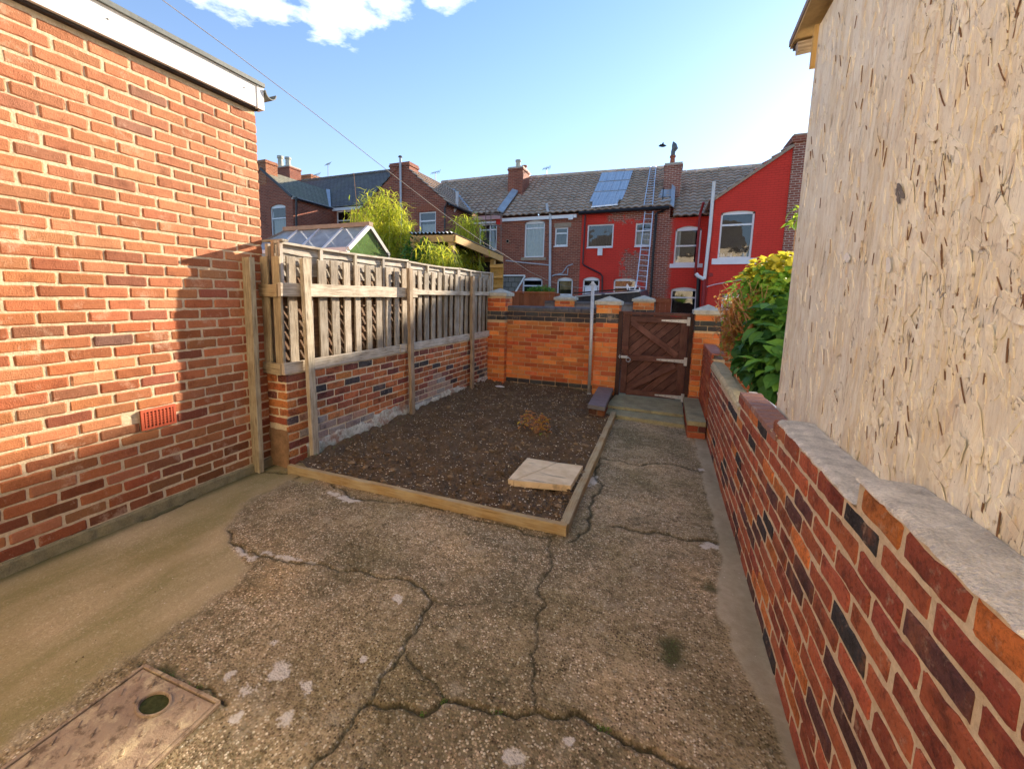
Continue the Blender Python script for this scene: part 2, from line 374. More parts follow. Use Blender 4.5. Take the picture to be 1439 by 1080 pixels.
# ------------------------------------------------------------------ brick geometry
def pick(pal):
    r = R.random()*sum(p[0] for p in pal)
    for w, c in pal:
        r -= w
        if r <= 0: break
    k = R.uniform(.8, 1.2)
    return tuple(max(.004, x*k*R.uniform(.92, 1.08)) for x in c)
def bricks(mb, o, u, n, L, z0, z1, pal, course=.075, bl=.225, joint=.011, skip=None, proud=.007, rag=.0025, tint=None, off=0.0, zf=None, topskip=None, heads=0, mat='brick'):
    o = Vector(o); u = Vector(u).normalized(); n = Vector(n).normalized(); k = 0; z = z0
    while z+course*.6 < z1:
        hgt = min(course-joint, z1-z-joint*.5)
        x = -(bl/2 if k % 2 else 0)-off % bl
        if k % 2 and off == 0: x = -bl/2
        while x < L:
            w = bl*R.uniform(.96, 1.04)
            xa, xb = max(x, 0)+joint/2*(x > 0), min(x+w, L)-joint/2*(x+w < L)
            if L-(x+w) < .04: xb = L
            x += w if xb < L else 99
            if xb-xa < .03: continue
            xm, zm = (xa+xb)/2, z+hgt/2
            if skip and skip(xm, zm, xa, xb, z): continue
            if zf and z+hgt > zf(xm): continue
            c = pick(pal)
            if tint: c = tint(c, xm, zm)
            dz = R.uniform(-.002, .002)*(rag/.0025); pr = proud+R.uniform(-.002, .003)
            NX, NZ = 6, 3; vs = []; fs = []; eb = .0055+rag
            US = [0, eb, (xb-xa)*.33, (xb-xa)*.5, (xb-xa)*.67, xb-xa-eb, xb-xa]; ZS = [0, eb*.8, hgt-eb*.8, hgt]
            for j in range(NZ+1):
                for i in range(NX+1):
                    uu = xa+US[i]; zz = z+dz+ZS[j]; dep = pr
                    ed = (i in (0, NX)) or (j in (0, NZ))
                    if ed:
                        uu += R.uniform(-rag, rag); zz += R.uniform(-rag, rag); dep -= .003+R.uniform(0, rag*.5)
                        if i in (0, NX) and j in (0, NZ): dep -= .001; uu += (.0025 if i == 0 else -.0025); zz += (.002 if j == 0 else -.002)
                    else: dep += R.uniform(-.001, .001)
                    vs.append(o+u*uu+Vector((0, 0, zz))+n*dep)
            W = NX+1
            for j in range(NZ):
                for i in range(NX):
                    fs.append((j*W+i, j*W+i+1, (j+1)*W+i+1, (j+1)*W+i))
            ring = [i for i in range(W)]+[j*W+NX for j in range(1, NZ+1)]+[NZ*W+i for i in range(NX-1, -1, -1)]+[j*W for j in range(NZ-1, 0, -1)]
            b0 = len(vs)
            for q in ring:
                vs.append(vs[q]-n*.022)
            for i in range(len(ring)):
                a, b = ring[i], ring[(i+1) % len(ring)]; fs.append((a, b0+i, b0+(i+1) % len(ring), b))
            mb.add(vs, fs, mat, c)
        z += course; k += 1
# consistent orientation helper: face winding for bricks depends on u x z vs n, harmless (double sided shading)
# ------------------------------------------------------------------ numpy noise
rs = np.random.RandomState(3); TAB = rs.rand(256, 256)
def vnoise(x, y):
    xi = np.floor(x).astype(int); yi = np.floor(y).astype(int); fx = x-xi; fy = y-yi
    fx = fx*fx*(3-2*fx); fy = fy*fy*(3-2*fy)
    g = lambda a, b: TAB[a & 255, b & 255]
    return (g(xi, yi)*(1-fx)+g(xi+1, yi)*fx)*(1-fy)+(g(xi, yi+1)*(1-fx)+g(xi+1, yi+1)*fx)*fy
def fbm(x, y, o=4):
    r = 0; a = .5
    for i in range(o): r = r+a*vnoise(x*2**i+i*17.3, y*2**i+i*31.7); a *= .5
    return r
def grid_obj(name, xs, ys, zf, mat, cols=None, parent=None):
    X, Y = np.meshgrid(xs, ys); Z = zf(X, Y); nx, ny = len(xs), len(ys)
    V = np.stack([X, Y, Z], -1).reshape(-1, 3)
    i = np.arange(nx-1); j = np.arange(ny-1); I, J = np.meshgrid(i, j); a = (J*nx+I).ravel()
    Fc = np.stack([a, a+1, a+nx+1, a+nx], -1)
    me = bpy.data.meshes.new(name); me.vertices.add(len(V)); me.vertices.foreach_set('co', V.ravel())
    me.loops.add(Fc.size); me.loops.foreach_set('vertex_index', Fc.ravel().astype(np.int32)); me.polygons.add(len(Fc))
    me.polygons.foreach_set('loop_start', (np.arange(len(Fc))*4).astype(np.int32))
    me.update(calc_edges=True)
    me.polygons.foreach_set('use_smooth', [True]*len(Fc))
    for nm, arr in (cols(X, Y) if cols else {}).items():
        ca = me.color_attributes.new(nm, 'FLOAT_COLOR', 'POINT')
        q = np.ones((len(V), 4), np.float32); q[:, :3] = arr.reshape(-1, 3); ca.data.foreach_set('color', q.ravel())
    me.materials.append(M[mat]); me.update()
    o = bpy.data.objects.new(name, me); COL.objects.link(o); o.parent = parent; return o
# ================================================================== GROUND
G = lambda x, y: at(x, y, 2, 0.0)
t = NT('ground_far'); p = t.pos(); n = t.noise(p, 2, 5); n2 = t.noise(p, 40, 4)
t.bsdf(t.mix(n2, t.mix(n, (.12, .11, .085), (.2, .18, .14)), (.1, .09, .07)), .95, t.bump(n2, .5, .01)); M['ground_far'] = t.m
mb = MB(); mb.quad((-400, -400, -.035), (400, -400, -.035), (400, 600, -.035), (-400, 600, -.035), 'ground_far')
tag(mb.build('ground'), kind='structure')
def frac(pts, amp, it=3, seed=1):
    rr = random.Random(seed)
    for _ in range(it):
        q = [pts[0]]
        for a, b in zip(pts, pts[1:]):
            L = (Vector(b)-Vector(a)).length; d = (Vector(b)-Vector(a)); nrm = Vector((-d.y, d.x))*(1/max(L, 1e-6))
            q.append(tuple((Vector(a)+Vector(b))/2+nrm*rr.uniform(-amp, amp)*L)); q.append(b)
        pts = q
    return pts
def gp(px): return [tuple(G(*q)[:2]) for q in px]
CR = [ # (pixels, width, depth)
 ([(320, 745), (323, 761), (345, 775), (389, 785), (431, 789), (458, 793), (476, 802), (520, 806), (572, 813), (590, 823), (606, 841), (597, 858), (590, 876), (569, 911), (539, 946), (520, 985), (481, 1031), (442, 1069), (425, 1095)], .007, .012),
 ([(606, 841), (667, 848), (717, 846), (766, 849)], .0035, .005),
 ([(768, 745), (769, 770), (759, 820), (768, 848), (752, 886), (747, 918), (748, 960), (755, 999)], .0055, .008),
 ([(516, 987), (562, 990), (600, 1003), (625, 983), (664, 992), (695, 999), (755, 999), (805, 1001), (829, 1013), (857, 1027), (900, 1052), (930, 1062), (975, 1085)], .009, .016),
 ([(572, 918), (590, 939), (611, 960), (625, 981)], .005, .008),
 ([(859, 738), (905, 748), (973, 757), (1006, 762)], .012, .015),
 ([(840, 643), (900, 654), (939, 651), (987, 663)], .012, .014),
 ([(800, 760), (833, 700), (838, 672), (842, 645)], .012, .012),
 ([(415, 672), (425, 664), (470, 685), (560, 705), (700, 735), (780, 752)], .009, .012),
 ([(0, 801), (90, 768), (180, 735), (280, 693), (352, 661), (372, 662), (408, 664)], .014, .016),
 ([(320, 745), (345, 710), (425, 668)], .003, .003),
 ([(197, 934), (318, 989)], .006, .01),
 ([(104, 990), (195, 921), (243, 886), (292, 855), (347, 806), (360, 780)], .0035, .004),
]
EDGE = gp([(973, 590), (973, 608), (990, 671), (997, 709), (1009, 753), (1016, 782), (1004, 830), (1011, 863), (1030, 883), (1026, 907), (1050, 960), (1088, 1008), (1100, 1040), (1112, 1085)])
EDGE = [(.43, 6.6)]+EDGE+[(.47, 1.2), (.5, .2)]
LEFTB = gp([(425, 668), (345, 712), (318, 745), (323, 765), (350, 795), (345, 808), (292, 855), (243, 886), (195, 921), (104, 990), (-60, 1110)])
def xs_at(line, Y):  # x of a line as a function of y (piecewise)
    l = sorted(line, key=lambda q: q[1]); return np.interp(Y, [q[1] for q in l], [q[0] for q in l])
def segdist(X, Y, pts):
    P = np.array(pts); best = np.full(X.shape, 9.0)
    xmn, xmx, ymn, ymx = P[:, 0].min()-.15, P[:, 0].max()+.15, P[:, 1].min()-.15, P[:, 1].max()+.15
    msk = (X > xmn) & (X < xmx) & (Y > ymn) & (Y < ymx); x = X[msk]; y = Y[msk]; b = np.full(x.shape, 9.0)
    for (ax, ay), (bx, by) in zip(P, P[1:]):
        dx, dy = bx-ax, by-ay; L = dx*dx+dy*dy+1e-12; tt = np.clip(((x-ax)*dx+(y-ay)*dy)/L, 0, 1)
        b = np.minimum(b, np.hypot(x-ax-tt*dx, y-ay-tt*dy))
    best[msk] = b; return best
CRK = [(frac(gp(px), .16, 4, i), w, d) for i, (px, w, d) in enumerate(CR)]
PALE = gp([(335, 770), (352, 786), (372, 776), (410, 785), (440, 790)])
PALE2 = gp([(590, 822), (603, 845), (588, 876), (545, 938), (535, 950)])
def blob(X, Y, px, rx, ry, seed=0):
    c = G(*px); return np.clip(1.4-np.hypot((X-c.x)/rx, (Y-c.y)/ry)-1.3*(fbm(X*22+seed, Y*22)-.45), 0, 1)
def sm(x, a, b): q = np.clip((x-a)/(b-a), 0, 1); return q*q*(3-2*q)
def ground_fields(X, Y):
    crack = np.zeros_like(X); pale = np.zeros_like(X); h = np.zeros_like(X); dirt = np.zeros_like(X)
    wv = .55+1.0*fbm(X*9, Y*9, 3)
    for pts, w, d in CRK:
        ds = segdist(X, Y, pts); g = np.exp(-(ds/(w*wv))**2); crack = np.maximum(crack, g*min(1, d/.008)); h -= g*d
        h += .002*np.exp(-(ds/.05)**2); dirt = np.maximum(dirt, .5*np.exp(-(ds/.03)**2))
    pale = np.maximum(pale, np.clip(1.3-segdist(X, Y, PALE)/.045-1.2*(fbm(X*30, Y*30)-.3), 0, 1))
    pale = np.maximum(pale, .8*np.clip(1.25-segdist(X, Y, PALE2)/.02-1.2*(fbm(X*30, Y*30)-.3), 0, 1))
    for px, rx, ry, s in (((60, 1080), .1, .05, 3), ((390, 945), .07, .08, 4), ((430, 960), .05, .05, 5), ((325, 945), .03, .06, 6), ((385, 900), .03, .03, 8), ((400, 1010), .05, .05, 9), ((345, 970), .05, .05, 10),
                          ((490, 700), .13, .07, 11), ((470, 693), .1, .05, 12), ((1000, 765), .06, .05, 13), ((990, 768), .04, .04, 14), ((832, 675), .07, .16, 15), ((510, 925), .02, .02, 17), ((720, 1060), .05, .05, 18), ((985, 660), .05, .05, 19), ((560, 840), .05, .04, 21), ((330, 1010), .04, .04, 22), ((800, 1040), .03, .03, 24)):
        pale = np.maximum(pale, blob(X, Y, px, rx, ry, s))
    ex = xs_at(EDGE, Y)+.05*(fbm(X*0+3, Y*6)-.5); ex = ex+.02*(fbm(X*0+1, Y*25)-.5); right = sm(X, ex-.01, ex+.01)
    lx = xs_at(LEFTB, Y)+.10*(fbm(X*2+9, Y*6)-.5)+.12*(fbm(X*14, Y*14)-.5); left = 1-sm(X, lx-.06, lx+.05)
    left = np.where(Y > 2.45, np.where(X < -2.6, 1, left), left)
    smooth_ = np.clip(np.maximum(right, left), 0, 1)
    h += .006*left*(1-sm(X, lx-.05, lx))*0+.005*right
    moss = np.maximum.reduce([blob(X, Y, (944, 915), .05, .1, 31), blob(X, Y, (1000, 826), .045, .04, 32)*.9, .5*blob(X, Y, (1130, 700), .1, .1, 33),
                              sm(X, .36, .5)*.6*fbm(X*9, Y*5), blob(X, Y, (235, 950), .1, .04, 35), np.exp(-((X+3.2)/.07)**2)*.9])
    # low places
    h += .012*(fbm(X*.8, Y*.8)-.5)+.0025*(fbm(X*12, Y*12)-.5)
    h += .0022*(vnoise(X*130, Y*130)-.5)*(1-smooth_*.8)
    damp = sm(fbm(X*1.7+5, Y*1.7), .42, .62)
    h -= .004*moss
    return crack, pale, smooth_, left, right, moss, damp, dirt, h
t = NT('paving'); p = t.pos(); a = t.attr('A'); b = t.attr('B')
sa = t.n('ShaderNodeSeparateColor'); t.l(a, sa.inputs[0]); sb = t.n('ShaderNodeSeparateColor'); t.l(b, sb.inputs[0])
crack, pale, smo = sa.outputs[0], sa.outputs[1], sa.outputs[2]; left, moss, damp = sb.outputs[0], sb.outputs[1], sb.outputs[2]
n1 = t.noise(p, 3.2, 5, .65); n2 = t.noise(p, 22, 5, .7); n3 = t.noise(p, 160, 4, .7)
agg = t.mix(t.ramp(n1, [(.35, 0), (.65, 1)]), (.56, .43, .25), (.34, .26, .145))
agg = t.mix(t.math('MULTIPLY', damp, .6), agg, (.17, .145, .08))
vc = t.n('ShaderNodeTexVoronoi'); vc.inputs['Scale'].default_value = 105; t.l(p, vc.inputs['Vector'])
sp = t.n('ShaderNodeSeparateColor'); t.l(vc.outputs[1], sp.inputs[0])
stone = t.ramp(sp.outputs[0], [(0, (.09, .06, .035)), (.35, (.27, .19, .11)), (.62, (.5, .36, .22)), (.84, (.76, .6, .4)), (.95, (.95, .86, .66))])
show_ = t.math('MULTIPLY', t.ramp(vc.outputs[0], [(.42, 1), (.6, 0)]), t.ramp(t.noise(p, 5, 4, .6), [(.3, .4), (.6, .95)]))
agg = t.mix(show_, agg, stone)
vb = t.n('ShaderNodeTexVoronoi'); vb.inputs['Scale'].default_value = 33; t.l(p, vb.inputs['Vector'])
sv = t.n('ShaderNodeSeparateColor'); t.l(vb.outputs[1], sv.inputs[0])
big = t.math('MULTIPLY', t.ramp(vb.outputs[0], [(.16, 1), (.24, 0)]), t.ramp(sv.outputs[1], [(.72, 0), (.78, .8)]))
agg = t.mix(big, agg, (.52, .46, .34))
agg = t.mix(t.ramp(n2, [(.34, .85), (.52, 0)]), agg, t.mix(1.0, agg, (.42, .4, .3), 'MULTIPLY'))
mac_ = t.noise(p, 1.15, 5, .6); agg = t.mix(t.ramp(mac_, [(.38, .75), (.55, 0)]), agg, t.mix(1.0, agg, (.6, .62, .5), 'MULTIPLY')); agg = t.mix(t.ramp(mac_, [(.52, 0), (.66, .5)]), agg, t.mix(1.0, agg, (1.35, 1.2, .95), 'MULTIPLY'))
bl_ = t.noise(p, 6.5, 6, .72)
agg = t.mix(t.ramp(bl_, [(.55, 0), (.68, .6)]), agg, (.5, .42, .28)); agg = t.mix(t.ramp(bl_, [(.34, .6), (.45, 0)]), agg, (.13, .11, .055))
smc = t.mix(t.ramp(n2, [(.3, 0), (.7, 1)]), (.42, .35, .22), (.55, .47, .32))
stx = t.noise(t.mapv(p, (2.2, .7, 1)), 1.5, 5, .6)
lef = t.mix(t.ramp(stx, [(.38, 0), (.62, 1)]), (.28, .25, .105), (.52, .41, .235))
lef = t.mix(t.ramp(n2, [(.5, 0), (.75, .5)]), lef, (.48, .38, .22)); lef = t.mix(t.math('MULTIPLY', show_, .25), lef, stone)
lef = t.mix(t.ramp(t.noise(t.mapv(p, (60, 25, 1), (0, 0, .5)), 1, 3, .6), [(.68, 0), (.76, .6)]), lef, (.75, .68, .5))
lef = t.mix(t.math('MULTIPLY', t.ramp(t.noise(p, 1.6, 4), [(.4, 0), (.7, 1)]), .5), lef, (.27, .22, .08))
lef = t.mix(t.ramp(n3, [(.35, .35), (.6, 0)]), lef, (.28, .21, .1))
smc = t.mix(left, smc, lef)
c = t.mix(smo, agg, smc)
c = t.mix(t.math('MULTIPLY', t.ramp(t.math('ADD', t.math('MULTIPLY', pale, .32), t.math('ADD', t.math('MULTIPLY', n2, .38), t.math('MULTIPLY', t.noise(p, 95, 4, .7), .3))), [(.56, 0), (.64, .95)]), t.ramp(n3, [(.3, .55), (.55, 1)])), c, (.74, .68, .58))
c = t.mix(t.math('MULTIPLY', sb.outputs[1], .9), c, t.mix(n3, (.035, .04, .015), (.1, .1, .035)))
c = t.mix(t.math('MULTIPLY', crack, t.ramp(n2, [(.3, .97), (.7, .7)])), c, t.mix(n3, (.02, .018, .012), (.06, .055, .02)))
hh = t.math('ADD', t.math('MULTIPLY', t.math('SUBTRACT', 1.0, vc.outputs[0]), t.math('SUBTRACT', 1.0, t.math('MULTIPLY', smo, .85))), t.math('MULTIPLY', n3, .7))
t.bsdf(c, t.ramp(n2, [(.3, .75), (.6, .95)]), t.bump(hh, .9, .006), .25); M['paving'] = t.m
ys = [.25]; 
while ys[-1] < 6.7: ys.append(ys[-1]+.0075*max(1, ys[-1]/1.8))
def zf(X, Y): return ground_fields(X, Y)[-1]
def gc(X, Y):
    crack, pale, smooth_, left, right, moss, damp, dirt, h = ground_fields(X, Y)
    return {'A': np.stack([np.clip(crack+dirt*.35, 0, 1), pale, smooth_], -1), 'B': np.stack([left, np.clip(moss, 0, 1), damp], -1)}
tag(grid_obj('paving', np.arange(-3.26, .545, .0085), np.array(ys), zf, 'paving', gc), kind='structure')
mb = MB(); mb.quad((-3.26, -4, -.008), (.545, -4, -.008), (.545, .25, -.008), (-3.26, .25, -.008), 'ground_far')
tag(mb.build('back_paving'), kind='structure')
# soil bed
t = NT('soil'); p = t.pos(); n1 = t.noise(p, 4, 5, .65); n2 = t.noise(p, 45, 5, .7); v = t.vor(p, 60)
c = t.mix(t.ramp(n1, [(.35, 0), (.65, 1)]), (.05, .033, .018), (.16, .105, .055)); c = t.mix(t.ramp(n2, [(.3, 0), (.7, .8)]), c, (.2, .14, .09))
c = t.mix(t.ramp(t.noise(p, 1.4, 3), [(.55, 0), (.7, .35)]), c, (.2, .1, .055))
t.bsdf(c, .95, t.bump(t.math('ADD', n2, v), 1, .012), .15); M['soil'] = t.m
def soilz(X, Y):
    b = .042+.02*sm(Y, 4.5, 6.8)+.03*(fbm(X*1.6, Y*1.6)-.5)+.085*(fbm(X*9, Y*9, 5)-.5)+.06*(vnoise(X*30, Y*30)-.5)*fbm(X*5, Y*5)
    return b+.05*np.exp(-((X+2.86)/.08)**2)
tag(grid_obj('soil', np.arange(-2.9, -.545, .011), np.arange(2.6, 6.95, .014), soilz, 'soil'), kind='structure')
def soil_h(x, y): return float(soilz(np.array([[x]]), np.array([[y]]))[0, 0])
simple('pebble_pale', (.6, .52, .4), .8, var=.3, nscale=60); simple('clod', (.13, .085, .045), .95, var=.6, nscale=60); simple('clod_light', (.26, .18, .1), .95, var=.4, nscale=60)
def pebble(mb, x, y, z, r, mat, rr):
    n = 5; vs = []; ph = rr.random()*6; sx, sy, sz = rr.uniform(.7, 1.3), rr.uniform(.6, 1.1), rr.uniform(.45, .9)
    for zz, k in ((-.6, .7), (.25, 1.0)):
        for i in range(n):
            an = ph+2*math.pi*i/n+zz; vs.append((x+math.cos(an)*r*k*sx*rr.uniform(.8, 1.15), y+math.sin(an)*r*k*sy*rr.uniform(.8, 1.15), z+zz*r*sz))
    vs.append((x, y, z+r*sz*.9))
    fs = [(i, (i+1) % n, n+(i+1) % n, n+i) for i in range(n)]+[(n+i, n+(i+1) % n, 2*n) for i in range(n)]
    mb.add(vs, fs, mat)
mb = MB(); rr = random.Random(5)
for i in range(6500):
    x, y = rr.uniform(-2.82, -.56), 2.64+4.25*rr.random()**1.2; q = rr.random()
    pebble(mb, x, y, soil_h(x, y)+.002, rr.uniform(.0035, .0085) if q < .4 else rr.uniform(.006, .022)*(1 if q < .96 else 1.5), 'pebble_pale' if q < .4 else ('clod' if q < .92 else 'clod_light'), rr)
tag(mb.build('soil_clods'), 'loose dark clods and small pale stones scattered over the soil bed', 'gravel', kind='stuff')
# loose grit on the paving
mb = MB()
for i in range(900):
    x, y = rr.uniform(-2.6, .5), rr.uniform(.5, 5.5)
    if -2.9 < x < -.5 and y > 2.5: continue
    pebble(mb, x, y, float(zf(np.array([[x]]), np.array([[y]]))[0, 0])+.001, rr.uniform(.0015, .0045), 'pebble_pale' if rr.random() < .5 else 'clod', rr)
tag(mb.build('loose_grit'), 'fine loose grit strewn over the cracked concrete yard', 'grit', kind='stuff')
# ================================================================== LEFT BRICK OUTBUILDING
rt = thing('brick_outbuilding', 'tall orange brick building with white fascia filling the left side of the yard', 'building', (-3.22, 2.64, 0))
PAL_L = [(6, (.46, .165, .07)), (4, (.38, .12, .05)), (2, (.54, .22, .1)), (.7, (.29, .09, .05)), (.2, (.2, .1, .075))]
BURN = (.11, .065, .05)
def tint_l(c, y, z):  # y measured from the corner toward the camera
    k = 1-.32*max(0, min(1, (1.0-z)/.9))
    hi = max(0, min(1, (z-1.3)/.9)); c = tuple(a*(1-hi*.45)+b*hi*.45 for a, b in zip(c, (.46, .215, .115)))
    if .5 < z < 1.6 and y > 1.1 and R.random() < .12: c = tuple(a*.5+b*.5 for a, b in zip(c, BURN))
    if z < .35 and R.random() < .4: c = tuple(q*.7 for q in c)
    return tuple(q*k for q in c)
mb = MB()
v0 = at(200, 570, 0, -3.22); 
def skip_v(xm, zm, xa, xb, z): return (2.64-1.87) < xm < (2.64-1.60) and .60 < zm < .75
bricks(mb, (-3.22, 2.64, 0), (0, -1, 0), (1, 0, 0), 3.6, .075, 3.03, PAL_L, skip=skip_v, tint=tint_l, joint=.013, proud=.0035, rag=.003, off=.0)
MORT = (.68, .54, .36)
# body with mortar face, recessed 6 mm
mb.box(-7.5, -3.2205, -.99, 2.6335, -.02, 3.2, 'mortar', MORT)
part(mb, 'wall', rt)
mb = MB()
bricks(mb, (-3.22, 2.632, 0), (-1, 0, 0), (0, 1, 0), 4.2, .075, 3.03, PAL_L, tint=tint_l, joint=.013, proud=.008)
part(mb, 'end_wall', rt)
simple('plinth', (.27, .23, .13), .95, var=.4, nscale=15, bump=.9, bd=.015)
mb = MB(); mb.beam((-3.222, -.95, .02), (-3.222, 2.66, .02), .05, .1, 'plinth', col=(1, 1, 1), rag=.004, segs=60, bev=.01); part(mb, 'plinth', rt)
# fascia, edge trim, gutter
mb = MB(); mb.box(-3.22, -3.16, -1, 2.66, 3.035, 3.205, 'white_paint'); mb.box(-3.23, -3.155, 2.615, 2.675, 3.03, 3.21, 'white_paint')
for y in (.4, 1.0, 1.62, 2.5): mb.box(-3.16, -3.157, y, y+.007, 3.13, 3.137, 'black_plastic')
part(mb, 'fascia', rt)
mb = MB(); mb.box(-3.22, -3.185, -1, 2.64, 3.018, 3.034, 'dark_wood'); part(mb, 'soffit_batten', rt)
simple('roof_edge', (.13, .14, .13), .6, .4, var=.3, nscale=6)
mb = MB(); mb.prism([(-3.14, -1, 3.205), (-3.14, -1, 3.235), (-3.24, -1, 3.285), (-7.5, -1, 3.35), (-7.5, -1, 3.205)], (0, 3.68, 0), 'roof_edge'); part(mb, 'roof', rt, recalc=True)
mb = MB(); prof = [(math.cos(a)*.055, math.sin(a)*.055) for a in [math.pi+math.pi*i/10 for i in range(11)]]
prof2 = [(q[0]*.86, q[1]*.86) for q in reversed(prof)]
mb.prism([(-3.14, 2.735+q[0], 3.19+q[1]) for q in prof+prof2], (-4.2, 0, 0), 'roof_edge'); part(mb, 'gutter', rt, recalc=True)
# air vent of clay
vy0, vy1, vz0, vz1 = 1.628, 1.848, .602, .742
mb = MB(); X0 = -3.219
mb.box(X0, X0+.006, vy0, vy1, vz0, vz1, 'dark_wood')
mb.box(X0+.002, X0+.017, vy0, vy1, vz1-.016, vz1, 'vent_clay'); mb.box(X0+.002, X0+.017, vy0, vy1, vz0, vz0+.016, 'vent_clay')
for i in range(10):
    y = vy0+(vy1-vy0-.01)*i/9; w_ = .016 if i in (0, 9) else .01; mb.box(X0+.001, X0+.016, y-(.006 if i == 9 else 0), y-(.006 if i == 9 else 0)+w_, vz0+.0161, vz1-.0161, 'vent_clay')
for j in range(1, 6):
    z = vz0+.016+(vz1-vz0-.032)*j/6; mb.box(X0+.003, X0+.014, vy0+.0161, vy1-.0161, z-.0045, z+.0045, 'vent_clay')
part(mb, 'air_vent', rt)
# ================================================================== RIGHT BRICK WALL
rt = thing('garden_wall', 'low red and purple brick wall with stepped top running along the right of the yard', 'wall', (.52, 3.5, 0))
PAL_R = [(6, (.43, .11, .05)), (4, (.32, .075, .04)), (2.5, (.12, .05, .042)), (1.3, (.62, .19, .05)), (3, (.46, .125, .055)), (1, (.04, .035, .036))]
def top_r(x):
    y = 7.0-x
    if y < 1.412: return 1.068
    if y < 2.28: return .992
    if y < 3.305: return .918
    if y < 5.3: return .80+.03*(y-3.3)/2
    return .945
mb = MB(); XW = .52
cuts = [(-.2, 1.412, 1.062), (1.412, 2.28, .985), (2.28, 3.305, .91), (3.305, 5.3, .8), (5.3, 6.62, .9)]
for i, (a, b, z) in enumerate(cuts):
    mb.box(XW+.005, XW+.13, a+(.0005 if i else 0), b, -.02, z, 'mortar', (.72, .58, .4))
PAL_N = [(5, (.42, .1, .04)), (3, (.34, .075, .03)), (1, (.5, .16, .06))]
bricks(mb, (XW, 6.62, 0), (0, -1, 0), (-1, 0, 0), 1.32, .0, .95, PAL_N, course=.075, joint=.009, proud=.006, rag=.0015)
bricks(mb, (XW, 5.3, 0), (0, -1, 0), (-1, 0, 0), 5.5, .0, 1.08, PAL_R, course=.0765, joint=.0145, proud=-.001, rag=.0045, mat='brick_old', zf=lambda x: top_r(x+1.7)+.012, off=.0)
part(mb, 'wall', rt)
# mortar caps on each step of the wall, ragged
simple('cap_mortar', (.68, .63, .54), .95, var=.42, nscale=16, bump=1, bd=.01)
simple('cap_mortar_yellow', (.5, .42, .26), .95, var=.35, nscale=12, bump=.8, bd=.008)
def cap(a, b, z, h, mat, x0=.508, x1=.652, seed=0, slope=0):
    n = int((b-a)/.018); vs = []; fs = []; rr = random.Random(seed)
    for i in range(n+1):
        y = a+(b-a)*i/n; e = rr.uniform(-.004, .004); hh = h+.004*math.sin(y*11+seed)+slope*(y-a)
        row = [(x0+e, z+rr.uniform(0, .004)), (x0+.004+e, z+hh*.55+rr.uniform(-.002, .002)), (x0+.02+rr.uniform(-.003, .003), z+hh), (x0+.06, z+hh+rr.uniform(0, .003)), (x1-.03, z+hh+rr.uniform(0, .002)), (x1, z+hh*.9), (x1, z-.03)]
        vs += [(q[0], y, q[1]) for q in row]
    k = 7
    for i in range(n):
        for j in range(k-1): fs.append((i*k+j, (i+1)*k+j, (i+1)*k+j+1, i*k+j+1))
    fs.append(tuple(range(k))); fs.append(tuple(reversed(range(n*k, n*k+k))))
    return vs, fs, mat
mb = MB()
for q in ((-.2, 1.405, 1.069, .014, 'cap_mortar', .512, .652, 1), (1.413, 2.27, .993, .014, 'cap_mortar', .514, .652, 2), (3.32, 5.27, .80, .03, 'cap_mortar_yellow', .512, .64, 4, .025)):
    mb.add(*cap(*q[:4], q[4], *q[5:8], *(q[8:])))
part(mb, 'coping', rt)
mb = MB()
y = 2.285
while y < 3.27:
    w_ = .098; mb.beam((.516, y+w_/2, .915), (.64, y+w_/2, .915), w_-.008, .03+R.uniform(-.003, .003), 'brick', col=(.36, .2, .16), bev=.005, rag=.0015, segs=4); y += .104
mb.add(*cap(2.275, 2.40, .925, .012, 'cap_mortar_yellow', .516, .64, 9))
y = 5.34
while y < 6.4:
    mb.beam((.515, y+.05, .955), (.65, y+.05, .955), .2, .022, 'brick', col=(.5, .2, .14), bev=.004, segs=2); y += .21
part(mb, 'coping_bricks', rt)
# ================================================================== SHED CLAD IN PAINTED STRAND BOARD
t = NT('strand_board'); u = t.uv(); p = t.pos(); 
sw = t.n('ShaderNodeCombineXYZ'); sx = t.n('ShaderNodeSeparateXYZ'); t.l(p, sx.inputs[0]); t.l(sx.outputs[1], sw.inputs[0]); t.l(sx.outputs[2], sw.inputs[1])
q = sw.outputs[0]
wn = t.n('ShaderNodeTexNoise'); wn.inputs['Scale'].default_value = 2.2; wn.inputs['Detail'].default_value = 3; t.l(q, wn.inputs['Vector'])
wv = t.n('ShaderNodeVectorMath', operation='SCALE'); t.l(wn.outputs[1], wv.inputs[0]); wv.inputs['Scale'].default_value = .09
wa = t.n('ShaderNodeVectorMath', operation='ADD'); t.l(q, wa.inputs[0]); t.l(wv.outputs[0], wa.inputs[1]); q = wa.outputs[0]
hs = []
for i, (rot, sx_, sy_) in enumerate(((12, 36, 7), (-20, 30, 6), (38, 28, 6), (3, 70, 10))):
    vv = t.n('ShaderNodeTexVoronoi'); vv.inputs['Scale'].default_value = 1; t.l(t.mapv(q, (sx_, sy_, 1), (0, 0, D(rot)), (i*3.3, i*7.1, 0)), vv.inputs['Vector'])
    s2 = t.n('ShaderNodeSeparateColor'); t.l(vv.outputs[1], s2.inputs[0]); hs.append(t.math('ADD', s2.outputs[0], t.math('MULTIPLY', vv.outputs[0], .35)))
h = t.math('MAXIMUM', t.math('MAXIMUM', hs[0], hs[1]), t.math('MAXIMUM', hs[2], t.math('MULTIPLY', hs[3], .9)))
fine = t.noise(t.mapv(q, (170, 22, 1)), 1, 5, .7); f2 = t.noise(q, 9, 5, .7)
h2 = t.math('ADD', h, t.math('MULTIPLY', fine, .22))
c = t.mix(t.ramp(f2, [(.35, 0), (.7, 1)]), (.84, .77, .62), (.93, .89, .75))
lines = None; tone = None
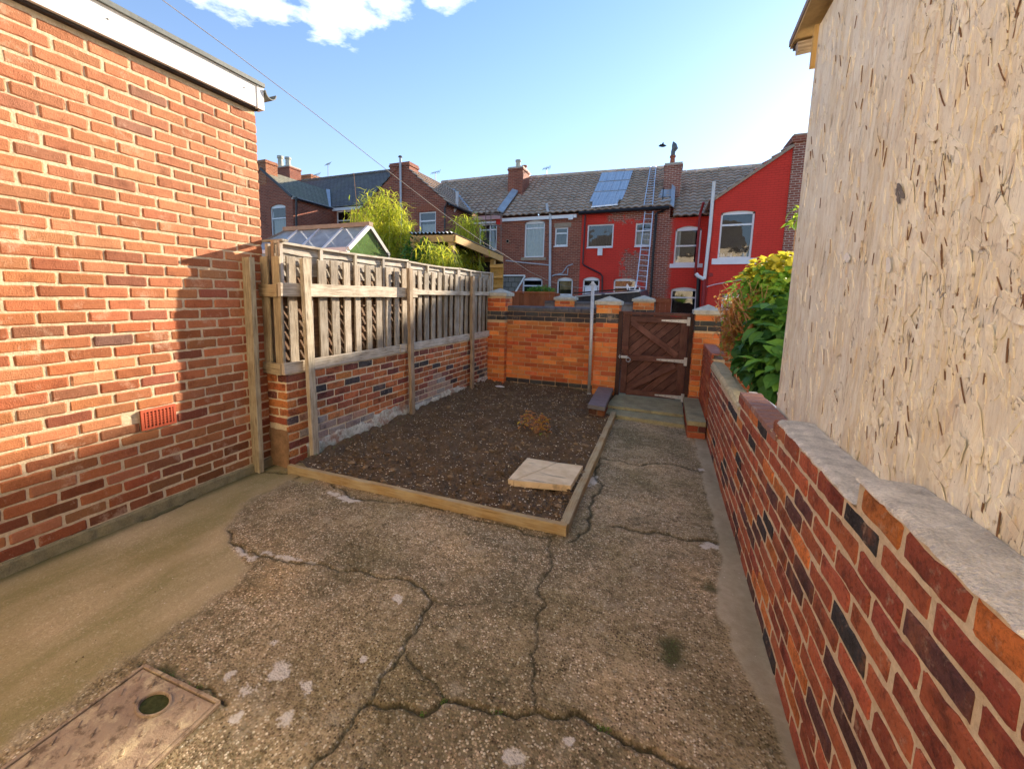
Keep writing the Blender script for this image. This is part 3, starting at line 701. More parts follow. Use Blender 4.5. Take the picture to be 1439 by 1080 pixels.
for i, (rot, sx_, sy_, lo_, wd) in enumerate(((10, 26, 5, .54, .035), (-16, 20, 4.4, .6, .035), (30, 24, 6, .6, .035), (-38, 15, 5, .64, .03), (4, 60, 9, .6, .05))):
    mv_ = t.mapv(q, (sx_, sy_, 1), (0, 0, D(rot)), (i*5.7+2, i*3.9, 0))
    ed_ = t.ramp(t.vor(mv_, 1, 'DISTANCE_TO_EDGE'), [(0, 1), (wd, 0)]); mk_ = t.ramp(t.noise(q, 7+i*3, 5, .75), [(lo_, 0), (lo_+.1, 1)])
    ln_ = t.math('MULTIPLY', ed_, mk_); lines = ln_ if lines is None else t.math('MAXIMUM', lines, ln_)
    s3 = t.n('ShaderNodeSeparateColor'); vv = t.n('ShaderNodeTexVoronoi'); vv.inputs['Scale'].default_value = 1; t.l(mv_, vv.inputs['Vector']); t.l(vv.outputs[1], s3.inputs[0])
    tone = s3.outputs[0] if tone is None else t.math('ADD', tone, s3.outputs[0])
tn = t.ramp(t.math('DIVIDE', tone, 5.0), [(.3, (.87, .81, .72)), (.5, (.97, .95, .92)), (.75, (1, 1, 1))])
c = t.mix(1.0, c, tn, 'MULTIPLY')
c = t.mix(t.ramp(fine, [(.3, .5), (.42, 0)]), c, (.5, .34, .22))
c = t.mix(t.ramp(t.noise(q, 3.2, 6, .75), [(.58, 0), (.74, .3)]), c, (.74, .55, .36))
lo = t.ramp(sx.outputs[2], [(.0, 1), (1, 0)])
c = t.mix(t.ramp(h, [(.56, .45), (.72, 0)]), c, (.6, .44, .3))
c = t.mix(t.math('MULTIPLY', lines, .7), c, t.mix(fine, (.34, .21, .12), (.6, .45, .3)))
t.bsdf(c, .8, t.bump(t.math('SUBTRACT', h2, t.math('MULTIPLY', lines, .8)), 1.0, .012), .25); M['strand_board'] = t.m
simple('crack_shade', (.2, .11, .06), .95, var=.4, nscale=60)
simple('soffit_ply', (.5, .36, .18), .8, var=.25, nscale=4); simple('yellow_edge', (.55, .4, .14), .8, var=.2)
rt = thing('clad_shed', 'tall shed clad in flaking cream painted strand board behind the right brick wall', 'shed', (.66, 2.94, 0))
mb = MB(); PXL = .656; yF = 2.95
mb.box(PXL, 3.6, -1.19, yF, .0, 3.02, 'strand_board')
rr = random.Random(11)
def flake(mb, y, z, L, w, an, lift, thick=.0015, col=None, mat='strand_board', X=PXL):
    ca, sa = math.cos(an), math.sin(an); n = 6; vs = []; tip = rr.uniform(-.3, .3); cu = rr.uniform(-.05, .05)
    l0, l1 = rr.uniform(0, .35)*lift, rr.uniform(.3, 1)*lift
    for i in range(n+1):
        s = i/n; ww = w*(1-.6*abs(2*s-1)**5)*rr.uniform(.8, 1.1); cx = cu*L*(s-.5)**2*2; tl = rr.uniform(.3, 1)*lift*.6
        for k, sgn in ((0, -1), (1, 1)):
            a_, b_ = (s-.5)*L, cx+sgn*ww/2
            xx = X-.0015-(l0+(l1-l0)*s)*1.0-(tl if k else 0)
            vs.append((xx, y+b_*ca+a_*sa, z+a_*ca-b_*sa))
    m_ = len(vs); vs += [(q[0]+thick+.0008, q[1], q[2]) for q in vs]
    fs = []
    for i in range(n):
        a = 2*i; fs += [(a, a+1, a+3, a+2), (m_+a, m_+a+2, m_+a+3, m_+a+1), (a, a+2, m_+a+2, m_+a), (a+1, m_+a+1, m_+a+3, a+3)]
    fs += [(0, m_, m_+1, 1), (m_-2, m_-1, 2*m_-1, 2*m_-2)]
    mb.add(vs, fs, mat, col or (1, 1, 1))
for i in range(2600):
    y = rr.uniform(.3, 2.93); z = rr.uniform(.8, 3.0)
    near = rr.random() < .75
    if near: y = .35+1.5*rr.random()
    an = D(rr.gauss(14, 20)); L = rr.uniform(.025, .09)*(1.25 if rr.random() < .1 else 1)
    flake(mb, y, z, L, rr.uniform(.006, .018), an, rr.uniform(.0006, .003)*(2.2 if rr.random() < .05 else 1))
for i in range(420):   # dark slivers laid on as cracks and painted shadow lines between strands
    y = .35+1.4*rr.random() if rr.random() < .8 else rr.uniform(1.5, 2.9); z = rr.uniform(.85, 3.0); an = D(rr.gauss(12, 16)); L = rr.uniform(.02, .075)*(1.6 if rr.random() < .12 else 1)
    flake(mb, y, z, L, rr.uniform(.0012, .0032), an, .0004, mat='crack_shade', X=PXL-.0022)
    if rr.random() < .5: flake(mb, y+.006*math.cos(an), z-.006*math.sin(an), L*1.2, rr.uniform(.008, .02), an, rr.uniform(.002, .005))
for i in range(420):
    y = .35+1.5*rr.random(); z = rr.uniform(.9, 3.0); flake(mb, y, z, rr.uniform(.06, .14), rr.uniform(.012, .028), D(rr.gauss(15, 28)), rr.uniform(.003, .008))
for y, z, L, w, an, li in ((1.25, 1.28, .12, .03, 20, .01), (1.0, 1.55, .1, .022, 28, .012), (.95, 1.9, .11, .02, 10, .012), (1.2, 2.05, .1, .022, 30, .01), (1.5, 1.75, .07, .03, 25, .012), (1.35, 1.2, .09, .03, -30, .01), (.93, 1.34, .1, .03, -35, .012), (1.05, 1.15, .1, .035, 15, .009), (.9, 1.5, .12, .03, 50, .009)):
    flake(mb, y, z, L, w, D(an), li)
part(mb, 'cladding', rt)
simple('flake_grey', (.16, .14, .13), .8, var=.4); simple('flake_white', (.75, .73, .7), .8, var=.1)
for px, py_, L, w, an, mt in ((1272, 268, .07, .012, 40, 'flake_grey'), (1268, 275, .06, .008, 30, 'flake_grey'), (1195, 362, .045, .03, 55, 'flake_white'), (1254, 372, .05, .02, 18, 'flake_white')):
    mb = MB(); q = at(px, py_, 0, PXL); flake(mb, q.y, q.z, L, w, D(an), .006, mat=mt, X=PXL-.007); part(mb, 'splinter', rt)
mb = MB()  # roof rising toward the camera, with boarded soffit and rafter end
e0 = at(1110, 70, 1, 3.16); e1 = Vector((e0.x-.0, -1.2, e0.z+.42))
w0 = Vector((PXL-.002, 3.16, e0.z+.04)); w1 = Vector((PXL-.002, -1.2, e0.z+.46))
mb.prism([e0, e1, Vector((3.9, -1.2, e1.z+.3)), Vector((3.9, 3.16, e0.z+.3))], (0, 0, .02), 'soffit_ply'); part(mb, 'roof_board', rt, recalc=True)
mb = MB(); z_ = Vector((0, 0, .021)); o_ = Vector((-.006, .006, -.006))
mb.prism([e0+o_+z_, e1+Vector((-.006, 0, -.006))+z_, Vector((3.9, -1.2, e1.z+.321)), Vector((3.9, 3.17, e0.z+.321))], (0, 0, .035), 'steel_rust'); part(mb, 'roof_covering', rt, recalc=True)
mb = MB(); mb.beam((e0.x+.02, 3.09, e0.z-.035), (PXL+.3, 3.09, e0.z-.03+.02), .05, .055, 'weathered_wood', col=(1, .97, .93), bev=.004)
mb.beam((e0.x+.012, 3.13, e0.z-.004), (PXL+.3, 3.13, e0.z+.018), .035, .03, 'dark_wood', col=(1, 1, 1)); part(mb, 'rafter', rt)
mb = MB(); mb.beam((PXL-.004, 2.966, 2.82), (PXL-.004, 2.966, 3.03), .03, .03, 'fresh_wood', up=(0, 1, 0), col=(1.1, 1.1, 1)); part(mb, 'corner_batten', rt)
# ================================================================== BRICK WALL UNDER THE FENCE (left)
AF = -math.atan(.035)
rt = thing('garden_wall', 'low wall of mixed orange and burgundy brick with whitewashed foot below the timber fence', 'wall', (-2.98, 2.62, 0), AF); LOCAL.add(rt.name)
PAL_F = [(5, (.54, .17, .06)), (3, (.38, .11, .055)), (2.5, (.27, .085, .055)), (3, (.66, .23, .065)), (1.3, (.1, .08, .075))]
LW = 4.42
def wash(c, x, z):
    e = .30+.16*math.sin(x*3.1+.4)+.1*math.sin(x*8)+R.uniform(-.05, .05)
    e *= 1.0 if x < 3 else .8
    k = max(0, min(1, (e-z)/.12))*R.uniform(.55, .95); k *= 1 if x > .22 else 0
    return tuple(a*(1-k)+b*k for a, b in zip(c, (.42, .4, .35)))
mb = MB(); MF = (.82, .68, .46)
n_ = 60
mb.box(-.24, -.007, .0, LW, -.02, .86, 'mortar', MF)
bricks(mb, (0, .0, 0), (0, 1, 0), (1, 0, 0), LW, .02, .865, PAL_F, course=.0755, joint=.014, proud=-.001, rag=.003, mat='brick_old', tint=wash)
def spall(xm, zm, xa, xb, z): return z < .34 and xb > .06
bricks(mb, (0, -.0, 0), (-1, 0, 0), (0, -1, 0), .24, .02, .865, PAL_F, course=.0755, joint=.015, proud=.006, rag=.004, mat='brick_old', skip=spall, off=.11)
part(mb, 'wall', rt)
simple('spalled', (.42, .25, .13), .95, var=.45, nscale=16, bump=1, bd=.02)
mb = MB(); xs = 9; vs = []; fs = []
for j in range(10):
    for i in range(xs+1): vs.append((-.235+.235*i/xs, -.004-.010*R.random()-.004*math.sin(i*1.3+j), .0+.345*j/9))
for j in range(9):
    for i in range(xs): a = j*(xs+1)+i; fs.append((a, a+1, a+xs+2, a+xs+1))
mb.add(vs, fs, 'spalled'); part(mb, 'spalled_face', rt, smooth=True)
# crumbling whitewashed render at the foot
t = NT('whitewash'); p = t.pos(); n = t.noise(p, 12, 5, .7); n2 = t.noise(p, 60, 4, .7)
c = t.mix(t.ramp(n, [(.35, 0), (.6, 1)]), (.42, .39, .29), (.72, .68, .56)); sx = t.n('ShaderNodeSeparateXYZ'); t.l(p, sx.inputs[0])
c = t.mix(t.math('MULTIPLY', t.ramp(sx.outputs[2], [(.03, 1), (.12, 0)]), t.ramp(n, [(.3, 1), (.6, .3)])), c, (.13, .15, .05))
c = t.mix(t.ramp(n2, [(.3, .8), (.47, 0)]), c, (.14, .11, .08)); c = t.mix(t.ramp(t.noise(p, 5, 5, .7), [(.5, 0), (.62, .8)]), c, (.3, .13, .07)); t.bsdf(c, .95, t.bump(n2, .9, .01)); M['whitewash'] = t.m
mb = MB(); vs = []; fs = []; NX = 300; NZ = 8
for i in range(NX+1):
    y = .18+(LW-.2)*i/NX; top = .10+.08*vnoise(np.array(y*3.0), np.array(2.0))+.05*vnoise(np.array(y*14.0), np.array(7.0))+(.04 if y < 1.6 else 0)
    for j in range(NZ+1):
        s = j/NZ; z = float(top)*s; out = .010+.07*(1-s)**2.4 if y > .2 else .01
        vs.append((out*(1 if s < 1 else 0)+.003*R.uniform(-1, 1)+(0 if s < 1 else -.008), y, z-.01))
for i in range(NX):
    for j in range(NZ): a = i*(NZ+1)+j; fs.append((a, a+NZ+1, a+NZ+2, a+1))
mb.add(vs, fs, 'whitewash'); part(mb, 'render_foot', rt, smooth=True)
# ================================================================== TIMBER FENCE
ft = thing('timber_fence', 'weathered grey timber fence of pickets over lap boards standing on the low brick wall', 'fence', (-2.98, 2.62, 0), AF); LOCAL.add(ft.name)
WW, BW = 'weathered_wood', 'brown_wood'
def L2(v): # world -> fence-local
    q = Vector(v)-Vector((-2.98, 2.62, 0)); c, s = math.cos(-AF), math.sin(-AF); return Vector((c*q.x-s*q.y, s*q.x+c*q.y, q.z))
FN = Vector((math.cos(AF), math.sin(AF), 0)); FO = Vector((-2.98, 2.62, 0))
def fy(px, py_, off=0): return L2(onpl(px, py_, FO+FN*off, FN))
def lap(mb, y0, y1, x, z0, z1, seed):
    rr = random.Random(seed); z = z0; k = 0
    while z < z1-.02:
        h = min(.105, z1-z); n = max(4, int((y1-y0)/.12)); vs = []; fs = []; us = []; uo, vo = rr.uniform(0, 40), rr.uniform(0, 40)
        ph = rr.random()*6
        for i in range(n+1):
            y = y0+(y1-y0)*i/n; wz = .007*math.sin(i*.9+ph)+rr.uniform(-.003, .003)
            for (dx, dz) in ((.0, 0+wz), (.008, 0+wz), (-.012, h+.022), (-.02, h+.022)): vs.append((x+dx+rr.uniform(-.002, .002), y, z+dz))
        for i in range(n):
            for a, b in ((0, 1), (1, 2), (2, 3), (3, 0)):
                fs.append((i*4+a, i*4+b, i*4+4+b, i*4+4+a)); u0, u1 = uo+(y1-y0)*i/n, uo+(y1-y0)*(i+1)/n; q0, q1 = vo+a*.05, vo+a*.05+(.1 if a == 1 else .02)
                us.append([(u0, q0), (u0, q1), (u1, q1), (u1, q0)])
        kk = rr.uniform(.7, 1.1); mb.add(vs, fs, WW if z > z1-.26 else BW, (kk, kk, kk) if z > z1-.26 else (kk*.6, kk*.55, kk*.5), us); z += h-.012; k += 1  # top boards coloured pale for sunlight, lower ones dark for picket shade
segs = [(.0, 1.86), (1.87, 3.15), (3.16, 4.32)]
for i, (a, b) in enumerate(segs):
    mb = MB(); zt = 1.965+(.005, -.005, .0)[i]
    lap(mb, a, b, -.072, .86, zt-.02, 20+i)
    y = a+.018; nb = 5 if i == 0 else 4
    for k in range(nb):   # thin vertical battens of the lap panel
        yy = a+.018+(b-a-.036)*k/(nb-1)
        mb.beam((-.052, yy, .86), (-.052, yy+R.uniform(-.006, .006), zt-.02), .034, .022, WW, up=(1, 0, 0), rag=.001, segs=3)
    for k in range(8): # sag of the top batten
        ya, yb = a+(b-a)*k/8, a+(b-a)*(k+1)/8
        mb.beam((-.06, ya, zt-.012*math.sin(math.pi*k/8)), (-.06, yb, zt-.012*math.sin(math.pi*(k+1)/8)), .04, .02, WW, col=(1.05, 1.05, 1.02))
    part(mb, 'lap_panel', ft)
# return panel facing the camera
mb = MB()
for k in range(10): 
    z = .87+k*.108; mb.beam((-.25, .075, z+.05), (-.11, .075+R.uniform(-.004, .004), z+.05), .012, .118, BW, rag=.002, segs=3)
mb.beam((-.225, .055, .86), (-.225, .055, 1.965), .035, .03, WW, up=(0, 1, 0)); mb.beam((-.105, .03, .86), (-.105, .03, 1.985), .05, .05, BW, up=(0, 1, 0), bev=.003)
mb.beam((-.25, .04, 1.985), (.01, .04, 1.985), .06, .016, WW); mb.beam((-.035, .02, 1.62), (-.035, .02, 1.985), .035, .03, WW, up=(0, 1, 0))
part(mb, 'lap_panel', ft)
# pickets
pk = []
for px in (415, 441, 467, 489, 503, 522, 541, 562): pk.append(fy(px, 430, -.03).y)
pk = []; y = .13
while y < 4.25: pk.append(y+R.uniform(-.012, .012)); y += .162
def picket(mb, x, y, z0, z1, w, mat=WW, ax='y'):
    lean = R.uniform(-.008, .008)
    k = R.uniform(.62, .95); mb.beam((x, y, z0), (x+R.uniform(-.003, .003), y+lean, z1), w, .018, mat, up=(1, 0, 0), rag=.0018, segs=5, bev=.002, col=(k, k*.95, k*.87))
for i, y in enumerate(pk):
    mb = MB(); picket(mb, -.030, y, .885, 1.855+R.uniform(-.015, .015), R.uniform(.078, .1), WW); part(mb, 'picket', ft)
for x in (-.2, -.055):
    mb = MB(); mb.beam((x, -.008, .87), (x+.004, -.008, 1.85), .085, .02, WW, up=(0, 1, 0), rag=.0015, segs=5, bev=.002, col=(.95, .85, .62)); part(mb, 'picket', ft)
mb = MB(); mb.beam((-.05, .0, .87), (-.05, .0, 1.45), .03, .03, BW, up=(0, 1, 0)); part(mb, 'picket', ft)
# rails: outward face of the fence
def rail(a, b, w, h, col=None, up=(0, 0, 1), mat=WW, rag=.0015):
    mb = MB(); mb.beam(a, b, w, h, mat, up=up, col=col, rag=rag, segs=14, bev=.003); part(mb, 'rail', ft)
rail((.0, -.03, 1.575), (.0, 1.97, 1.58), .035, .115, (1.25, 1.2, 1.1)); rail((.004, 1.83, 1.588), (.004, 4.42, 1.60), .035, .062, (1.15, 1.12, 1.05))
rail((.0, -.03, .9), (.0, 1.72, .905), .035, .10, (1.2, 1.15, 1.05)); rail((.006, 1.60, .91), (.006, 4.40, .915), .035, .095, (1.3, 1.26, 1.2))
rail((-.02, -.029, 1.565), (-.24, -.029, 1.565), .03, .105, (.9, .75, .5)); rail((-.02, -.029, .895), (-.24, -.029, .9), .03, .1, (.95, .85, .62))
# tall posts standing on the soil in front of the wall
for i, (p_, zt) in enumerate((((445, 650), 1.845), ((572, 588), 1.87), ((648, 550), 1.86))):
    q = L2(G(*p_)); mb = MB(); y = q.y; mb.beam((.075 if i < 2 else .06, y+.01, .0), (.048, y, zt), .078 if i == 0 else .075, .045, WW, up=(1, 0, 0), rag=.0015, segs=8, bev=.004, col=(1.1, 1.05, .9) if i == 0 else (.82, .68, .53)); part(mb, 'post', ft)
mb = MB(); mb.beam((-.195, -.17, -.0), (-.19, -.16, 1.83), .1, .05, WW, up=(0, 1, 0), rag=.0015, segs=8, bev=.004, col=(.85, .8, .62)); part(mb, 'post', ft)
mb = MB(); mb.beam((-.03, 4.33, .86), (-.04, 4.36, 1.97), .03, .06, WW, up=(0, 1, 0)); part(mb, 'end_post', ft)
# ================================================================== BACK WALL AND PIERS
PAL_B = [(5, (.74, .21, .055)), (4, (.8, .27, .07)), (3, (.54, .12, .04)), (2, (.64, .18, .055))]
PAL_E = [(1, (.055, .05, .048)), (1, (.075, .07, .066))]
YB = 6.9
def stain(c, x, z):
    k = 0
    if z > .8: k = max(0, (z-.8)/.36)*(.75 if 0 < x < .9 else .3)*R.uniform(.3, 1)
    return tuple(a*(1-k)+b*k for a, b in zip(c, (.14, .055, .03)))
bw = thing('garden_wall', 'orange brick back wall with dark rounded coping between two capped piers', 'wall', (-1.8, YB, 0))
xL, xR = -2.53, -1.0
mb = MB(); mb.box(xL-.05, xR, YB+.001, YB+.22, -.02, 1.312, 'mortar', (.62, .42, .24))
bricks(mb, (xL, YB, 0), (1, 0, 0), (0, -1, 0), xR-xL, .0, .075, [(1, (.2, .17, .1))], proud=.01, joint=.01, rag=.004)
bricks(mb, (xL, YB, 0), (1, 0, 0), (0, -1, 0), xR-xL, .075, .15, PAL_E, proud=.008, joint=.009)
bricks(mb, (xL, YB, 0), (1, 0, 0), (0, -1, 0), xR-xL, .15, 1.16, PAL_B, course=.072, joint=.009, proud=.006, rag=.0015, tint=stain)
bricks(mb, (xL, YB, 0), (1, 0, 0), (0, -1, 0), xR-xL, 1.162, 1.31, PAL_E, course=.074, joint=.007, proud=.008, rag=.001)
part(mb, 'wall', bw)
mb = MB(); x = xL
while x < xR-.02: # bull-nosed bricks on edge
    w_ = .107; prof = [(-.02, 1.313)]+[(-.02+.06-.06*math.cos(a), 1.355+.048*math.sin(a)) for a in [i*math.pi/2/4 for i in range(5)]]+[(.245, 1.403), (.245, 1.313)]
    mb.prism([(x, YB+q[0], q[1]) for q in prof], (min(w_, xR-x)-.006, 0, 0), 'coping_dark'); x += w_
part(mb, 'coping', bw, recalc=True)
def pier(name, parent, x0, x1, y0, dep, zt, capo=.03, caph=.13, dark=(1.19, 1.335), zb=0):
    mb = MB(); mb.box(x0+.001, x1-.001, y0+.001, y0+dep-.001, -.02, zt, 'mortar', (.66, .48, .28)); W = x1-x0
    for (o, u, n, L) in (((x0, y0, 0), (1, 0, 0), (0, -1, 0), W), ((x1, y0, 0), (0, 1, 0), (1, 0, 0), dep), ((x0, y0+dep, 0), (0, -1, 0), (-1, 0, 0), dep)):
        a, b = dark
        bricks(mb, o, u, n, L, .0, a-.001, PAL_B, course=.0745, joint=.009, proud=.007, rag=.0015)
        bricks(mb, o, u, n, L, a, b, PAL_E, course=(b-a)/2, joint=.008, proud=.007, rag=.001, off=.06)
        bricks(mb, o, u, n, L, b+.001, zt, PAL_B, course=.0745, joint=.009, proud=.007, rag=.0015)
    pr = part(mb, 'pier', parent); e = capo
    mb = MB(); a, b, c, d = x0-e, x1+e, y0-e, y0+dep+e; h = .055
    mb.box(a, b, c, d, zt+.001, zt+h, 'cap_stone'); ap = ((a+b)/2, (c+d)/2, zt+h+caph*.62)
    vs = [(a, c, zt+h), (b, c, zt+h), (b, d, zt+h), (a, d, zt+h), ap]; mb.add(vs, [(0, 1, 4), (1, 2, 4), (2, 3, 4), (3, 0, 4)], 'cap_stone')
    mb.build('cap', pr); return pr
pier('pier', bw, -2.855, -2.53, 6.78, .34, 1.565, dark=(1.16, 1.31))
q0, q1 = at(836.5, 470, 1, 6.62), at(868, 470, 1, 6.62)
pier('pier', bw, q0.x, q1.x, 6.62, .34, 1.46)
mb = MB(); mb.box(-1.0, q0.x+.02, YB+.004, YB+.21, 0, 1.31, 'orange_brick'); part(mb, 'return', bw)
gx0 = q1.x
# pier right of the gate (stands alone)
g0, g1 = at(975.5, 470, 1, 6.45), at(1012, 470, 1, 6.45)
rp = thing('gate_pier', 'orange brick pier with pale pyramid cap on the hinge side of the gate', 'pier', (g0.x+.16, 6.6, 0))
pier('pier', rp, g0.x, g1.x, 6.45, .34, 1.365, dark=(1.14, 1.28))
# low blue-brick topped stub beside the bed, and mossy stub on the right
lb = thing('low_brick_bench', 'low brick plinth topped with smooth blue-grey bricks beside the soil bed corner', 'plinth', (-.8, 6.2, 0))
z_ = .2; a, b, c, d = at(826, 568, 2, z_), at(850, 572, 2, z_), at(862, 545, 2, z_), at(841, 543, 2, z_)
mb = MB(); mb.prism([a, b, c, d], (0, 0, -.05), 'engineering'); part(mb, 'top', lb, recalc=True)
mb = MB(); k = .012; L = d-a; W = b-a
pa, pb, pc, pd = [Vector((q.x, q.y, z_-.052)) for q in (a+W*.06+L*.03, b-W*.06+L*.03, c-W*.06, d+W*.06)]
mb.prism([pa, pb, pc, pd], (0, 0, -.24), 'mortar', (.2, .15, .1))
bricks(mb, (pa.x, pa.y, 0), W, Vector((W.y, -W.x, 0)), (pb-pa).length, .0, .15, [(1, (.1, .045, .03)), (1, (.2, .08, .04))], proud=.006)
bricks(mb, (pb.x, pb.y, 0), L, Vector((L.y, -L.x, 0)), (pc-pb).length, .0, .15, [(1, (.1, .045, .03)), (1, (.26, .09, .04))], proud=.006)
part(mb, 'base', lb)
ls = thing('low_stone_block', 'mossy stone-topped brick stub at the foot of the right wall by the gate step', 'block', (.42, 5.9, 0))
z_ = .2; a = at(966, 591, 2, z_); b = at(985, 592, 2, z_)
mb = MB(); mb.prism([(a.x, a.y, z_), (.508, a.y+.02, z_), (.508, 6.43, z_), (a.x-.0, 6.43, z_)], (0, 0, -.05), 'mossy_stone'); part(mb, 'top', ls, recalc=True)
mb = MB(); mb.box(a.x+.012, .505, a.y+.03, 6.4, -.02, .148, 'mortar', (.3, .22, .14)); bricks(mb, (a.x+.01, a.y+.025, 0), (1, 0, 0), (0, -1, 0), .5-a.x, 0, .15, PAL_R, proud=.006)
bricks(mb, (a.x+.012, 6.4, 0), (0, -1, 0), (-1, 0, 0), 6.4-a.y-.03, 0, .15, PAL_R, proud=.006)
part(mb, 'base', ls)
# gate step: mossy concrete slab
mb = MB(); s0, s1 = at(850, 581.5, 2, .05), at(965, 598, 2, .05)
mb.prism([(-.86, s0.y+.04, .05), (a.x-.005, s1.y+.04, .05), (a.x-.005, 6.9, .055), (-.62, 6.9, .055), (-.62, 6.2, .055)], (0, 0, -.06), 'mossy_stone')
mb.prism([(-.66, s0.y+.32, .092), (a.x-.008, s1.y+.36, .092), (a.x-.008, 6.9, .092), (-.6, 6.9, .092)], (0, 0, -.036), 'mossy_stone')
st = part(mb, 'concrete_step', None, recalc=True) if False else mb.build('concrete_step', recalc=True)
tag(st, 'mossy green stained concrete step across the foot of the gate', 'step')
# ================================================================== GATE
YG = 6.62
def gq(cx, cy_, y=YG): return at(820+cx/5.4, 400+cy_/5.4, 1, y)
gt = thing('garden_gate', 'dark brown boarded wooden gate with three pale strap hinges', 'gate', (-.15, YG, 0))
gl, gr = gq(292, 500).x, gq(782, 500).x; gz0, gz1 = .13, 1.335
mb = MB()  # diagonal boards
def clipband(c0, c1, s, x0, x1, z0, z1):  # band c0 <= z - s*x <= c1 clipped to the rectangle
    poly = [(x0, z0), (x1, z0), (x1, z1), (x0, z1)]
    for sg, cc in ((1, c0), (-1, c1)):
        out = []
        for i in range(len(poly)):
            a, b = poly[i], poly[(i+1) % len(poly)]; fa = sg*(a[1]-s*a[0]-cc); fb = sg*(b[1]-s*b[0]-cc)
            if fa >= 0: out.append(a)
            if (fa >= 0) != (fb >= 0): k = fa/(fa-fb); out.append((a[0]+(b[0]-a[0])*k, a[1]+(b[1]-a[1])*k))
        poly = out
        if not poly: break
    return poly
c = gz0-gr-.2
while c < gz1-gl+.1:
    pl = clipband(c+.006, c+.135, 1, gl+.03, gr-.03, gz0+.02, gz1-.02)
    if len(pl) > 2:
        k = R.uniform(.75, 1.25); yy = YG+.02; uu = R.uniform(0, 9)
        n = len(pl); vs = [(q[0], yy, q[1]) for q in pl]+[(q[0], yy+.015, q[1]) for q in pl]
        us = [[(uu+(q[0]+q[1])*.707, uu+(q[1]-q[0])*.707) for q in pl]]*1+[[(0, 0)]*n]+[[(0, 0)]*4]*n
        mb.add(vs, [tuple(range(n)), tuple(reversed(range(n, 2*n)))]+[(i, (i+1) % n, (i+1) % n+n, i+n) for i in range(n)], 'gate_paint', (k, k, k), us)
    c += .141
mb.box(gl+.04, gr-.04, YG+.037, YG+.042, gz0+.03, gz1-.03, 'black_void')
part(mb, 'boards', gt)
def gb(name, a, b, w, d=.03, y=YG, k=None):
    mb = MB(); k = k or R.uniform(.9, 1.3); mb.beam((a[0], y, a[1]), (b[0], y, b[1]), w, d, 'gate_paint', up=(0, 1, 0), bev=.003, rag=.0008, segs=4, col=(k, k, k)); part(mb, name, gt)
zt = lambda cy_: gq(500, cy_).z
gb('stile', (gl+.045, gz0), (gl+.045, gz1), .09); gb('stile', (gr-.05, gz0), (gr-.05, gz1), .1)
zr = [zt(272), zt(560), zt(838)]
for z in (1.26, zr[1], .155): gb('rail', (gl+.092, z), (gr-.102, z), .085, y=YG-.002)
gb('top_rail', (gl-.01, gz1+.012), (gr+.01, gz1+.012), .045, d=.05, y=YG)
gb('brace', (gl+.12, 1.215), (gr-.12, zr[1]+.07), .085, y=YG-.004, k=1.35); gb('brace', (gl+.11, .2), (gr-.14, zr[1]-.075), .085, y=YG-.004, k=1.2)
for z, x0 in ((1.255, .34), (zr[1]-.005, .37), (.15, .36)):
    mb = MB(); xe = gr-.02; y = YG-.02
    mb.prism([(xe-x0, y, z-.008), (xe, y, z-.026), (xe, y, z+.026), (xe-x0, y, z+.012)], (0, -.005, 0), 'galvanised'); mb.box(xe+.001, xe+.036, y-.02, y-.012, z-.06, z+.06, 'galvanised'); mb.tube([(xe+.003, y-.012, z-.06), (xe+.003, y-.012, z+.06)], .008, 'galvanised')
    for k in (.1, .35, .6, .85): mb.tube([(xe-x0*k, y-.004, z), (xe-x0*k, y-.009, z)], .006, 'steel_rust', 6)
    part(mb, 'strap_hinge', gt, recalc=True)
mb = MB(); z = gq(300, 545).z; xl = gq(266, 545).x
mb.box(xl+.04, xl+.13, YG-.03, YG-.022, z-.02, z+.02, 'galvanised'); mb.tube([(xl, YG-.04, z+.004), (xl+.15, YG-.04, z-.004)], .008, 'galvanised'); mb.tube([(xl+.02, YG-.045, z+.035), (xl+.02, YG-.045, z-.02)], .007, 'galvanised')
mb.tube([(xl+.145+.03*math.cos(a), YG-.046, z-.035+.03*math.sin(a)) for a in [i*math.pi/7 for i in range(15)]], .006, 'galvanised', 6); part(mb, 'bolt', gt)
mb = MB(); mb.box(gl+.0, gl+.09, YG-.04, YG-.016, z+.11, z+.165, 'gate_paint', (1.6, 1.5, 1.4)); part(mb, 'lock_block', gt)
for nm, xa, xb in (('post', gx0+.002, gl-.012), ('post', gr+.004, g0.x-.002)):
    mb = MB(); mb.beam(((xa+xb)/2, YG+.02, .05), ((xa+xb)/2, YG+.02, 1.37), xb-xa, .08, 'gate_paint', up=(0, 1, 0), bev=.004, segs=3, col=(.55, .6, .6)); part(mb, nm, gt)
# ================================================================== CLOTHES POLE + WASHING LINE
pb_ = G(828, 551); pt = at(833, 397, 1, pb_.y-.02)
cpz = thing('clothes_pole', 'tall thin galvanised clothes pole standing against the brick pier left of the gate', 'pole', (pb_.x, pb_.y-.32, 0))
PYL = 6.55
pb_ = at(828, 549, 1, PYL); pt = at(833, 398, 1, PYL)
mb = MB(); mb.tube([(pb_.x, PYL, -.02), (pt.x+.004, PYL, pt.z)], .025, 'galvanised', 12); part(mb, 'pole', cpz, smooth=True)
mb = MB(); mb.tube([(pt.x, PYL, pt.z-.0), (pt.x, PYL, pt.z+.03)], [.026, .018], 'galvanised', 10); mb.tube([(pt.x-.05, PYL, pt.z-.035), (pt.x, PYL, pt.z+.015), (pt.x+.05, PYL, pt.z-.03)], .009, 'galvanised'); part(mb, 'hook_head', cpz)
mb = MB(); mb.tube([(pb_.x, PYL, .0), (pb_.x, PYL, .09)], [.05, .026], 'rope', 10, (1, 1, 1)); part(mb, 'base', cpz)
simple('line_grey', (.33, .32, .3), .8)
